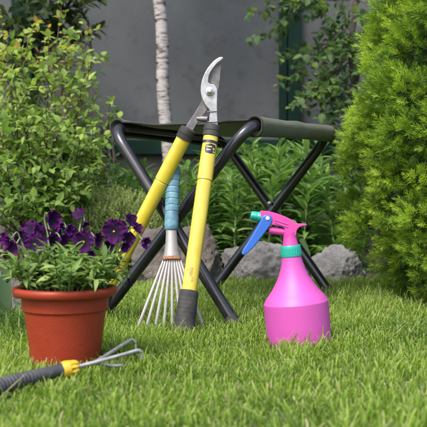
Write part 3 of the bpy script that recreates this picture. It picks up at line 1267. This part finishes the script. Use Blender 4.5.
def plate(name, uv, d, th, m, parent, bev=.0012, tilt=0):
    """an outline with real thickness standing at depth d"""
    bm = bmesh.new()
    vs = [bm.verts.new(P(u, v, d + tilt * (v - 90))) for u, v in uv]
    f = bm.faces.new(vs)
    r_ = bmesh.ops.extrude_face_region(bm, geom=[f])
    for e in r_['geom']:
        if isinstance(e, bmesh.types.BMVert):
            e.co.y += th
    bmesh.ops.recalc_face_normals(bm, faces=bm.faces)
    me = bpy.data.meshes.new(name)
    bm.to_mesh(me)
    bm.free()
    me.polygons.foreach_set('use_smooth', [True] * len(me.polygons))
    me.set_sharp_from_angle(angle=R(45))
    o = link(name, me, m, parent)
    if bev:
        b = o.modifiers.new('bevel', 'BEVEL')
        b.width = bev
        b.segments = 3
        b.limit_method = 'ANGLE'
        b.angle_limit = R(50)
    return o


def zc(pts, ox=170, oy=45, s=5.3375):
    return [(ox + x / s, oy + y / s) for x, y in pts]


def smooth_closed(pts, n=4):
    out = []
    N = len(pts)
    for i in range(N):
        p0, p1, p2, p3 = [Vector((*pts[(i + k) % N], 0)) for k in (-1, 0, 1, 2)]
        for k in range(n):
            t = k / n
            q = .5 * ((2 * p1) + (-p0 + p2) * t + (2 * p0 - 5 * p1 + 4 * p2 - p3) * t * t + (-p0 + 3 * p1 - 3 * p2 + p3) * t ** 3)
            out.append((q.x, q.y))
    return out


hook = zc(smooth_closed([(281, 64), (262, 65), (232, 86), (200, 124), (177, 168), (166, 210), (164, 250), (174, 290), (192, 325), (212, 350), (210, 385), (205, 420), (203, 452), (254, 452), (254, 410),
                         (252, 352), (252, 300), (254, 255), (248, 226), (234, 211), (216, 207), (205, 196), (210, 160), (226, 130), (250, 100), (276, 80), (284, 71)]))
blade_head = plate('hook_blade', hook, 1.657, .0055, M['chrome'], lop, .0016)
cut = zc([(272, 90), (274, 110), (271, 150), (265, 200), (258, 250), (250, 290), (225, 322), (200, 345), (170, 385), (140, 427), (118, 466), (66, 460), (90, 424), (130, 365), (168, 302), (180, 240), (200, 190), (222, 140), (250, 105)])
cutter = plate('cutting_blade', cut, 1.6645, .005, M['dark_steel'], lop, .001)
# tang of the left arm running into its collar is part of the cutting blade; bevel line, pivot and stops:
pv = P(209.7, 91.5, 1.657)
mb = MB()
mb.lathe([(-.001, .0088), (0, .0088), (.0022, .0084), (.0026, .0076)], pv, (0, -1, 0), 32)
mb.lathe([(.0026, .0060), (.0062, .0058), (.0074, .0046), (.0078, .002)], pv, (0, -1, 0), 6)
mb.build('pivot_bolt', M['rivet'], blade_head)
mb = MB()
mb.lathe([(-.006, .0060), (.009, .0060), (.0095, .0052)], P(203.5, 119, 1.662), (.95, -.3, -.1), 20)
mb.lathe([(-.013, .0040), (-.006, .0042)], P(203.5, 119, 1.662), (.95, -.3, -.1), 16)
mb.build('bumper', M['dark_steel'], blade_head)
mb = MB()
c0, c1 = P(207.0, 121.5, 1.6555), P(217.5, 121.5, 1.6555)
mb.tube([c0, c0.lerp(c1, .35) + Vector((0, 0, -.0012)), c0.lerp(c1, .65) + Vector((0, 0, -.0012)), c1], .0011, 8)
mb.tube([P(207, 112, 1.6558), P(217.4, 111, 1.6558)], .0009, 8)
mb.build('shank_edge', M['dark_steel'], blade_head)

# ------------------------------------------------------------------ hand rake
rk = thing('hand_rake', (X(172, 1.62), 1.62, 0), 'small fan rake with worn blue handle standing between the lopper handles', 'rake')
T0, T1, T2 = P(173.5, 164, 1.694), P(171.3, 229, 1.668), P(171.8, 259, 1.645)
ax = (T0 - T1)
Lh = ax.length
ax = ax.normalized()
sc = 1.68 / 850
prof = [(-.002, 5.9 * sc), (0, 6.6 * sc), (.006, 7.0 * sc), (.022, 7.1 * sc), (.030, 6.6 * sc)]
z = .034
while z < Lh - .02:
    prof += [(z, 6.7 * sc), (z + .0009, 6.55 * sc), (z + .0018, 7.0 * sc), (z + .0115, 7.05 * sc)]
    z += .0125
prof += [(Lh - .012, 6.8 * sc), (Lh - .004, 5.6 * sc), (Lh, 3.0 * sc)]
mb = MB()
mb.lathe(prof, T1, ax, 32, flat=.85)
mb.build('handle', M['blue_worn'], rk)
ax = (T2 - T1)
Lf = ax.length
mb = MB()
mb.lathe([(-.004, 4.8 * sc), (0, 5.6 * sc), (Lf * .15, 5.5 * sc), (Lf * .5, 6.2 * sc), (Lf * .8, 7.6 * sc), (Lf * .97, 9.0 * sc), (Lf, 9.0 * sc)], T1, ax.normalized(), 32, flat=.62)
fer = mb.build('ferrule', M['ferrule'], rk)
mb = MB()
mb.lathe([(Lf - .003, 9.2 * sc), (Lf + .001, 9.6 * sc), (Lf + .003, 9.0 * sc)], T1, ax.normalized(), 32, flat=.62)
mb.build('crimp', M['rust'], fer)
tips_u = [137.5, 145.5, 155, 163.5, 172.5, 181.5, 190, 197, 204]
for i, tu in enumerate(tips_u):
    k = (i - 4) / 4
    a = P(172 + 7.6 * k, 258, 1.645 - .004 * (1 - k * k))
    vend = 331 - 2.5 * abs(k) + (1.5 if i % 2 else 0)
    e = P(tu, vend, 1.606 + .012 * (1 - abs(k)))
    m1 = a.lerp(e, .5) + Vector((0, -.006, .0))
    m2 = a.lerp(e, .93) + Vector((0, -.004, 0))
    e2 = e + Vector((0, .010, -.004))
    mb = MB()
    path = [a, a.lerp(e, .2) + Vector((0, -.003, 0)), m1, a.lerp(e, .75) + Vector((0, -.007, 0)), m2, e, e2]
    mb.tube(path, [.0020, .0025, .0029, .0030, .0030, .0028, .0020], 10, flat=.6)
    mb.build('tine', M['tine'], rk)

# ------------------------------------------------------------------ spray bottle
BD = 1.462
SB = BD / F_PX
base = Vector((X(300.0, BD), BD, .002))
topn = P(290.6, 246, BD)
bax = (topn - base).normalized()
bot = thing('spray_bottle', base, 'bright pink spray bottle with teal collar and blue trigger standing on the lawn', 'spray bottle')
H0 = 344.7


def hh(v):
    return max(0, (H0 - v)) * SB


def spl(ctrl, n=6):
    out = []
    for i in range(len(ctrl) - 1):
        p0 = Vector(ctrl[max(i - 1, 0)])
        p1, p2 = Vector(ctrl[i]), Vector(ctrl[i + 1])
        p3 = Vector(ctrl[min(i + 2, len(ctrl) - 1)])
        for k in range(n):
            t = k / n
            q = .5 * ((2 * p1) + (-p0 + p2) * t + (2 * p0 - 5 * p1 + 4 * p2 - p3) * t * t + (-p0 + 3 * p1 - 3 * p2 + p3) * t ** 3)
            out.append((q.x, q.y))
    out.append(tuple(ctrl[-1]))
    return out


lower = spl([(0, 26 * SB), (.001, 29.5 * SB), (.005, 31.4 * SB), (hh(330), 32.1 * SB), (hh(318), 32.3 * SB), (hh(304.6), 32.4 * SB), (hh(303.2), 32.35 * SB)])
upper = spl([(hh(302.3), 31.9 * SB), (hh(301.2), 31.2 * SB), (hh(297.4), 28.8 * SB), (hh(292.2), 24.6 * SB), (hh(285.8), 20.2 * SB), (hh(277.4), 15.5 * SB), (hh(266.9), 11.7 * SB), (hh(258), 9.9 * SB), (hh(255), 9.6 * SB)])
mb = MB()
mb.lathe(lower + upper, base, bax, 72)
mb.build('bottle', M['pink'], bot, sharp=80)
mb = MB()
c0 = hh(257.0)
c1 = hh(245.8)
mb.lathe([(c0, 9.3 * SB), (c0, 10.3 * SB), (c0 + .0012, 10.5 * SB), (c0 + .0035, 10.4 * SB)], base, bax, 72, caps=False)
mb.lathe([(c0 + .0035, 9.9 * SB), (c0 + .0042, 9.95 * SB), (c1 - .0062, 9.85 * SB), (c1 - .0058, 9.8 * SB)], base, bax, 144, ridges=24, ridge_h=.5 * SB, caps=False)
mb.lathe([(c1 - .0058, 10.1 * SB), (c1 - .001, 10.0 * SB), (c1, 9.6 * SB), (c1, 6 * SB)], base, bax, 72, caps=False)
mb.build('collar', M['teal'], bot, sharp=50)
mb = MB()
mb.lathe([(c1 - .002, 8.0 * SB), (hh(244.8), 8.0 * SB), (hh(243.5), 7.5 * SB), (hh(238.5), 6.6 * SB), (hh(235.5), 6.4 * SB), (hh(233), 6.4 * SB)], base, bax, 40)
mb.build('neck', M['pink_head'], bot)


def zb(pts):
    return [(240 + x / 4.27, 200 + y / 4.27) for x, y in pts]


def slab(name, uv, d, halfw, m, parent, bev):
    return plate(name, uv, d - halfw, halfw * 2, m, parent, bev)


head = slab('spray_head', zb(smooth_closed([(88, 50), (96, 46), (130, 50), (165, 60), (200, 74), (228, 90), (246, 101), (270, 101), (283, 102), (286, 106), (280, 110), (262, 113), (250, 120), (242, 132), (240, 150), (228, 156), (205, 152), (192, 140), (188, 118), (150, 108), (128, 104), (108, 98), (92, 88)], 3)), BD, .0085, M['pink_head'], bot, .003)
# pump barrel and nozzle
mb = MB()
p0, p1 = P(240 + 122 / 4.27, 200 + 128 / 4.27, BD), P(240 + 200 / 4.27, 200 + 138 / 4.27, BD)
mb.tube([p0, p0.lerp(p1, .02), p0.lerp(p1, .5), p1], [4.4 * SB * .5 * 1.5, 3.7 * SB, 3.7 * SB, 3.6 * SB], 24)
mb.build('pump_barrel', M['pink_head'], head)
mb = MB()
p0, p1 = P(240 + 45 / 4.27, 200 + 66 / 4.27, BD), P(240 + 92 / 4.27, 200 + 73 / 4.27, BD)
axn = (p1 - p0)
Ln = axn.length
mb.lathe([(0, 1.2 * SB), (.0004, 3.6 * SB), (.0015, 4.2 * SB), (Ln * .55, 4.6 * SB), (Ln * .6, 4.4 * SB), (Ln * .66, 4.7 * SB), (Ln, 4.8 * SB)], p0, axn.normalized(), 48, ridges=4, ridge_h=.25 * SB)
mb.build('nozzle', M['teal'], head)
# ribs moulded into the head sides
for (ya, yb) in ((86, 104), (97, 116)):
    mb = MB()
    mb.tube([P(240 + 148 / 4.27, 200 + ya / 4.27, BD - .0086), P(240 + 205 / 4.27, 200 + yb / 4.27, BD - .0086)], .0011, 8)
    mb.build('moulded_rib', M['pink_head'], head)
trg = slab('trigger', zb(smooth_closed([(98, 70), (112, 64), (130, 67), (138, 82), (134, 100), (116, 128), (92, 160), (62, 198), (36, 224), (18, 235), (8, 230), (14, 212), (34, 182), (58, 142), (78, 108), (90, 84)], 4)), BD, .0108, M['blue'], bot, .0018)
mb = MB()
mb.lathe([(0, .0034), (.0015, .0034), (.0022, .0026), (.0024, .001)], P(240 + 118 / 4.27, 200 + 78 / 4.27, BD - .0106), (0, -1, 0), 20)
mb.build('pivot_pin', M['white_plastic'], trg)
FOOT.append((base.x, base.y, 30 * SB, 30 * SB))

# ------------------------------------------------------------------ flower pot and pansies
PD_ = 1.285
PS = PD_ / F_PX
pb = Vector((X(65, PD_), PD_, .0))
pot = thing('flower_pot', pb, 'round terracotta coloured plastic pot with wide rim on the lawn', 'flower pot')
ZR = .1186


def zz_(v):
    return ZR - (v - 290.5) * PS * 1.0


mb = MB()
mb.lathe([(0, .030), (0, 31.5 * PS), (.0015, 33.2 * PS), (.006, 34 * PS), (zz_(314.5), 40.6 * PS), (zz_(313.2), 41.6 * PS), (zz_(312.6), 42.6 * PS), (zz_(304), 43.2 * PS), (zz_(299), 43.6 * PS), (zz_(299), 40 * PS), (.03, 33 * PS)], pb, (0, 0, 1), 80)
mb.build('body', M['pot'], pot, sharp=50)
mb = MB()
mb.lathe([(zz_(299), 42 * PS), (zz_(299.6), 47.5 * PS), (zz_(299.2), 49.8 * PS), (zz_(297), 51.6 * PS), (zz_(294.5), 52.3 * PS), (zz_(292.5), 52.2 * PS), (zz_(291), 51.2 * PS), (zz_(290.3), 49.6 * PS), (zz_(290.5), 46 * PS), (zz_(292), 43.5 * PS), (zz_(300), 41.5 * PS)], pb, (0, 0, 1), 96, caps=False)
mb.build('rim', M['pot_rim'], pot, sharp=70)
vs_, fs_ = [], []
mb = MB()
mb.lathe([(zz_(297), 40.8 * PS), (zz_(296), 30 * PS), (zz_(294.5), 15 * PS), (zz_(294), 1 * PS)], pb, (0, 0, 1), 40)
mb.build('soil', M['soil'], pot)
FOOT.append((pb.x, pb.y, 32 * PS, 32 * PS))

pan = thing('pansy_plant', (pb.x, pb.y, zz_(294)), 'clump of deep purple pansies growing in the terracotta pot', 'plant')
B, D, U, L, W = [], [], [], [], []
stemsb = MB()
for k in range(105):
    a = random.uniform(0, 6.28)
    r = math.sqrt(random.random()) * 36 * PS
    b0 = Vector((pb.x + r * math.cos(a), pb.y + r * math.sin(a), zz_(294)))
    lean = Vector((math.cos(a), math.sin(a), 0)) * r * random.uniform(.3, .95)
    hgt = random.uniform(.022, .068) * (1.1 - .3 * r / (36 * PS))
    tip = b0 + lean + Vector((random.gauss(0, .006), random.gauss(0, .006), hgt))
    mid = b0.lerp(tip, .5) + Vector((0, 0, .006))
    stemsb.tube([b0, mid, tip], [.0013, .0012, .0009], 5, caps=False)
    for i in range(14):
        t = .18 + .82 * i / 13
        p = b0.lerp(mid, t * 2) if t < .5 else mid.lerp(tip, t * 2 - 1)
        an = i * 2.3 + k
        B.append(p)
        D.append((math.cos(an) + lean.x * 6, math.sin(an) + lean.y * 6, random.uniform(-.1, 1.0)))
        U.append((random.gauss(0, .4), random.gauss(-.1, .4), 1))
        s = random.uniform(.6, 1.2)
        L.append(.0245 * s)
        W.append(.0072 * s)
nb = NB()
nb.add(*leaves(np.array(B), np.array(D), np.array(U), np.array(L), np.array(W), LANCE, .35, rng.uniform(-.1, .6, len(B))))
stemsb.build('stems', M['stem_green'], pan)
link('foliage', nb.mesh('foliage'), M['pansy_leaf'], pan)


def petal_grid(ang, rad, wid, cup, zoff, var, ruff, ph):
    n, m_ = 9, 11
    V, A = [], []
    for i in range(n):
        t = i / (n - 1)
        wt = wid * (math.sin(math.pi * min(1, (t * .80 + .06))) ** .75)
        for j in range(m_):
            s = -1 + 2 * j / (m_ - 1)
            rr = rad * t * (1 - .18 * s * s * t)
            x, y = s * wt, rr
            z = zoff + cup * (t * t) * rad + ruff * rad * t * t * math.sin(s * 7 + ph) * (.3 + abs(s)) - .10 * rad * (1 - t) + .10 * rad * s * s * t
            ca, sa = math.cos(ang), math.sin(ang)
            V.append((x * ca + y * sa, -x * sa + y * ca, z))
            A.append(t)
    Q = [(i * m_ + j, i * m_ + j + 1, (i + 1) * m_ + j + 1, (i + 1) * m_ + j) for i in range(n - 1) for j in range(m_ - 1)]
    return np.array(V), np.array(Q), np.full(n * m_, var), np.array(A)


def flower(u, v, d, rpx, yaw, pitch, roll=0, var=.3, cup=0., eye=True, stem_to=None):
    """yaw>0 turns the face to the right, pitch>0 turns it up"""
    c = P(u, v, d)
    d = d - .072
    c = P(u, v, d)
    rad = rpx * (1.10 if rpx > 10 else 1.02) * d / F_PX
    face = Vector((math.sin(yaw) * math.cos(pitch), -math.cos(yaw) * math.cos(pitch), math.sin(pitch)))
    up = Vector((0, 0, 1))
    s = up.cross(face)
    s = s.normalized() if s.length > .01 else Vector((1, 0, 0))
    q = face.cross(s)
    mt = Matrix((s, q, face)).transposed() @ Matrix.Rotation(roll, 3, 'Z')
    nb = NB()
    specs = [(.46, 1.0, .56, -.10, -.10), (-.46, 1.0, .56, -.04, -.04), (1.42, .95, .52, .22, .02), (-1.42, .95, .52, .26, .04), (math.pi, 1.02, .66, .10, .07)]
    for k, (an, rr, ww, cp, zo) in enumerate(specs):
        V, Q, va, al = petal_grid(an + random.gauss(0, .08), rad * rr, rad * ww, cp * .6 + cup, rad * zo, min(1, max(0, var + random.gauss(0, .10))), .15, random.random() * 6)
        V = (np.array(mt) @ V.T).T + np.array(c)
        nb.add(V, Q, va, al)
    fl = link('flower', nb.mesh('flower'), M['petal'], pan)
    if eye:
        mb = MB()
        mb.lathe([(-.002, .04 * rad), (.0, .075 * rad), (.0012, .075 * rad), (.002, .04 * rad)], c + face * rad * .02 - q * rad * .04, face, 12)
        mb.build('eye', M['eye'], fl)
    # stem with a hooked neck, and sepals
    back = c - face * rad * .22
    st = Vector(stem_to) if stem_to else Vector((pb.x + (c.x - pb.x) * .55 + random.gauss(0, .006), pb.y + random.uniform(-.03, .03), zz_(288)))
    hookp = back - face * .012 + Vector((0, 0, .010))
    mb = MB()
    mb.tube(fillet([st, hookp + Vector((0, 0, -.012)) - face * .004, hookp, back], .006, 4), .0011, 6)
    nbs = 5
    for k in range(nbs):
        an = k * 6.283 / nbs
        dd = (s * math.cos(an) + q * math.sin(an)) * .9 - face * .25
        p0 = back
        p2 = back + dd * .008
        sw = face.cross(dd).normalized() * .0016
        mb.add([p0 - sw, p0 + sw, p2 + sw * .3, p2 - sw * .3], [(0, 1, 2, 3)])
    mb.build('flower_stem', M['stem_green'], fl)
    return fl


for a in [
    (114, 231, 1.355, 11.8, .05, .05, .05, .30, 0),
    (84, 241.5, 1.350, 10.8, -.10, .05, -.1, .28, 0),
    (35, 244, 1.345, 10.8, .10, .15, .1, .30, 0),
    (52, 219, 1.365, 9.5, .85, -.1, .3, .42, .25, False),
    (58, 227, 1.375, 7.5, 1.3, -.4, .2, .75, .5, False),
    (30, 229, 1.390, 9.5, -.5, .35, .2, .25, .1, False),
    (8, 240, 1.370, 9.5, -1.0, -.25, .2, .62, .45, False),
    (10, 255, 1.380, 7.0, -.6, -.9, .2, .30, .4, False),
    (53, 241, 1.365, 8.8, .75, .0, -.2, .30, .2, False),
    (50, 251, 1.350, 6.2, .4, -.6, .2, .80, .6, False),
    (21, 238, 1.385, 8.0, .4, .1, .2, .18, .1, False),
    (79, 214, 1.385, 7.2, -.4, .55, .2, .28, .15, False),
    (85, 223, 1.380, 4.5, .6, -.9, 0, .35, .5, False),
    (68, 229, 1.370, 5.6, .8, -.2, .1, .95, .6, False),
    (97, 239, 1.375, 7.0, .9, -.1, .1, .30, .3, False),
    (131, 221, 1.375, 8.0, .8, .35, .4, .36, .2, False),
    (137, 229, 1.370, 7.0, 1.0, .5, .1, .35, .3, False),
    (128, 239, 1.360, 8.0, .5, -.1, .1, .26, .15, False),
    (144, 242, 1.360, 6.4, .9, -.3, .1, .72, .55, False),
    (92, 252, 1.350, 5.2, -.2, -.8, .1, .45, .6, False),
    (41, 230, 1.40, 8.0, .2, .4, .1, .22, .1, False),
    (109, 244, 1.365, 6.0, .1, -.6, .1, .30, .3, False),
    (44, 236, 1.375, 8.6, .3, .1, .5, .26, .1, False),
    (63, 240, 1.360, 7.4, 1.0, -.2, .3, .34, .25, False),
    (14, 247, 1.365, 7.4, -.5, -.3, .4, .30, .2, False),
    (120, 228, 1.372, 8.4, .5, .25, .6, .24, .1, False),
    (124, 246, 1.352, 6.0, .6, -.5, .3, .5, .4, False),
    (74, 233, 1.372, 7.0, -.5, .2, .4, .26, .15, False),
]:
    flower(*a)
# drooping buds
for (u, v, d) in ((10, 277, 1.305), (129, 280, 1.30), (117, 262, 1.305), (41, 264, 1.30)):
    c = P(u, v, d)
    ax = Vector((-.45 if u < 60 else .3, -.2, -.8)).normalized()
    mb = MB()
    mb.lathe([(-.005, .0008), (-.003, .0016), (.002, .0022), (.007, .0021), (.009, .0017), (.010, .0004)], c, ax, 10)
    bud = mb.build('bud', M['petal'], pan)
    mb = MB()
    b0 = c - ax * .006
    mb.tube(fillet([Vector((pb.x + (c.x - pb.x) * .75, pb.y - .01, zz_(286))), b0 + Vector((0, 0, .012)) - ax * .004, b0], .006, 4), .0009, 6)
    mb.lathe([(-.009, .0008), (-.006, .0030), (-.003, .0026)], c, ax, 8)
    mb.build('bud_stem', M['stem_green'], bud)

# ------------------------------------------------------------------ hand cultivator on the grass
cu = thing('hand_cultivator', (X(60, 1.14), 1.14, 0), 'three pronged hand cultivator with dark ribbed grip and yellow collar lying on the grass', 'cultivator')
K0, K1, K2 = P(-22, 394, 1.045), P(20, 380.5, 1.105), P(65, 369.5, 1.160)
path = [K0.lerp(K1, k / 8) for k in range(8)] + [K1.lerp(K2, k / 8) for k in range(9)]
pl, rl = [], []
N = 90
for i in range(N + 1):
    t = i / N
    q = K0 * (1 - t) ** 2 + (K1 * 2 - (K0 + K2) * .5) * 2 * t * (1 - t) + K2 * t * t
    r_ = .0095 + .0006 * math.sin(t * 5)
    if t < .66:
        r_ += .0007 * math.sin(t * 150)
    if t < .06:
        r_ *= .55 + .45 * math.sqrt(t / .06)
    if t > .93:
        r_ += .0016 * (t - .93) / .07
    pl.append(q)
    rl.append(r_)
mb = MB()
mb.tube(pl, rl, 24)
grip = mb.build('grip', M['handle_grey'], cu)
ax = (P(78, 367.5, 1.165) - P(62, 371, 1.158)).normalized()
mb = MB()
mb.lathe([(-.004, .0100), (-.003, .0115), (.002, .0118), (.008, .0112)], K2, ax, 36)
mb.lathe([(.008, .0085), (.012, .0080), (.017, .0070), (.019, .0045)], K2, ax, 96, ridges=9, ridge_h=.0024)
mb.build('collar', M['collar_yellow'], cu)
S0, S1 = K2 + ax * .015, P(97, 362, 1.178)
mb = MB()
mb.tube([S0, S0.lerp(S1, .5), S1], [.0030, .0032, .0032], 14)
mb.build('shaft', M['steel'], cu)
for (pts_, r_) in (([S1 - ax * .004, P(118, 356, 1.195), P(137, 350.5, 1.210), P(141, 351, 1.213), P(142, 359, 1.214)], .0028),
                   ([S1 - ax * .004, P(104, 357, 1.20), P(120, 346.5, 1.245), P(131.5, 339.5, 1.275), P(135.5, 342, 1.278), P(136, 352, 1.278)], .0027),
                   ([S1 - ax * .004, P(101, 364, 1.195), P(112, 366, 1.205), P(121, 365.5, 1.212), P(123.5, 367, 1.213), P(124, 373, 1.212)], .0026)):
    mb = MB()
    f_ = fillet(pts_, .008, 5)
    n = len(f_)
    mb.tube(f_, [r_ * (1 if i < n - 3 else .7) for i in range(n)], 12)
    mb.build('prong', M['steel'], cu)

# ------------------------------------------------------------------ grass
def blades(n, xr, yr, hmin, hmax, wmin, wmax, dens=None):
    x = rng.uniform(*xr, n)
    y = rng.uniform(*yr, n)
    keep = np.ones(n, bool)
    for f in FOOT:
        fx, fy, ra = f[0], f[1], f[2]
        rb = f[3] if len(f) > 3 else f[2]
        keep &= ((x - fx) / ra) ** 2 + ((y - fy) / rb) ** 2 > 1
    keep &= y < 2.47 + .03 * np.sin(x * 7) + rng.normal(0, .015, n)
    x, y = x[keep], y[keep]
    pt = np.array([mnoise.noise(Vector((a * 22, b_ * 22, 9.7))) for a, b_ in zip(x, y)])
    k2 = (pt > -.28) | (rng.random(len(x)) < .45)
    x, y = x[k2], y[k2]
    n = len(x)
    pn = np.array([mnoise.noise(Vector((a * 9, b_ * 9, 1.7))) for a, b_ in zip(x, y)])
    pm = np.array([mnoise.noise(Vector((a * 30, b_ * 30, 4.7))) for a, b_ in zip(x, y)])
    base = np.stack([x, y, np.full(n, -.004)], 1)
    az = rng.random(n) * 2 * np.pi
    tilt = np.abs(rng.normal(0, .30, n)) + .05
    comb = np.stack([pn * .3, pm * .35, np.zeros(n)], 1)
    d = nrm(np.stack([np.cos(az) * np.sin(tilt), np.sin(az) * np.sin(tilt), np.cos(tilt)], 1) + comb)
    az2 = az + rng.normal(0, .6, n)
    bend = rng.uniform(.0, .7, n)
    hv = np.stack([np.cos(az2), np.sin(az2), np.zeros(n)], 1)
    side = nrm(np.cross(d, hv + rng.normal(0, .3, (n, 3))))
    h = rng.uniform(hmin, hmax, n) * (1 + .34 * pn + .22 * pm) * np.clip(.72 + .28 * (y - .9), .72, 1.1)
    w = rng.uniform(wmin, wmax, n)
    rows = [(0, .8), (.4, 1.0), (.75, .85), (1, .38)]
    V = np.zeros((n, 4, 2, 3))
    for i, (t, ww) in enumerate(rows):
        c = base + d * (h * t)[:, None] + hv * (bend * h * .5 * t * t)[:, None] - np.array([0, 0, 1]) * (bend * h * .22 * t ** 3)[:, None]
        hw = (w * ww * .5)[:, None]
        V[:, i, 0] = c - side * hw
        V[:, i, 1] = c + side * hw
    q = np.array([(0, 1, 3, 2), (2, 3, 5, 4), (4, 5, 7, 6)])
    Q = (q[None] + (np.arange(n) * 8)[:, None, None]).reshape(-1, 4)
    va = np.clip(.44 + .26 * pn + .12 * pm + rng.normal(0, .22, n), 0, .87)
    dry = rng.random(n)
    va = np.where(dry < .04, rng.uniform(.9, 1.0, n), va)
    return V.reshape(-1, 3), Q, np.repeat(va, 8), np.tile(np.repeat([0, .4, .75, 1.], 2), n)


nb = NB()
nb.add(*blades(150000, (-.85, .95), (.74, 2.52), .013, .031, .0010, .0023))
nb.add(*blades(30000, (-1.8, 1.9), (.2, 2.52), .018, .034, .0018, .0030))
nb.add(*blades(4500, (-.85, .95), (.8, 2.52), .030, .048, .0014, .0030))
n = 350
sx, sy = rng.uniform(-.85, .95, n), rng.uniform(.78, 2.4, n)
ok = np.ones(n, bool)
for f in FOOT:
    ok &= ((sx - f[0]) / (f[2] + .02)) ** 2 + ((sy - f[1]) / ((f[3] if len(f) > 3 else f[2]) + .02)) ** 2 > 1
sx, sy = sx[ok], sy[ok]
n = len(sx)
az = rng.random(n) * 6.283
nb.add(*leaves(np.stack([sx, sy, rng.uniform(.004, .018, n)], 1), np.stack([np.cos(az), np.sin(az), rng.uniform(-.1, .5, n)], 1), np.tile([0, 0, 1.], (n, 1)), rng.uniform(.02, .05, n), rng.uniform(.0010, .0022, n),
               [(0, .6), (.5, 1), (1, .4)], .2, rng.uniform(-.1, .4, n), rng.uniform(.92, 1, n)))
tag(link('lawn_grass', nb.mesh('lawn_grass'), M['grass']), 'short green mown lawn grass under all the garden tools', 'grass', kind='stuff')

# long grass tufts
def tuft(x, y, n, h, label, spread=.03):
    t = thing('grass_tuft', (x, y, 0), label, 'grass tuft')
    a = rng.random(n) * 2 * np.pi
    base_ = np.stack([x + rng.normal(0, spread, n), y + rng.normal(0, spread, n), np.zeros(n)], 1)
    d = np.stack([np.cos(a) * .5, np.sin(a) * .5, np.ones(n)], 1)
    nb = NB()
    nb.add(*leaves(base_, d, np.stack([np.cos(a) * -1, np.sin(a) * -1, np.full(n, .3)], 1), rng.uniform(.5, 1.1, n) * h, rng.uniform(.0025, .0042, n), [(0, .7), (.3, 1), (.6, .9), (.85, .5), (1, .05)], .3, rng.uniform(.1, .9, n)))
    link('blades', nb.mesh('blades'), M['tuft'], t)


tuft(X(14, 1.62), 1.62, 70, .105, 'long unmown grass tuft left of the terracotta pot', .04)
tuft(X(28, 1.50), 1.50, 40, .075, 'shorter arching grass tuft close against the left of the pot', .03)
tuft(X(425, 1.52), 1.52, 60, .07, 'tall grass tuft under the spruce at the right edge', .028)

# unlink nothing else; done
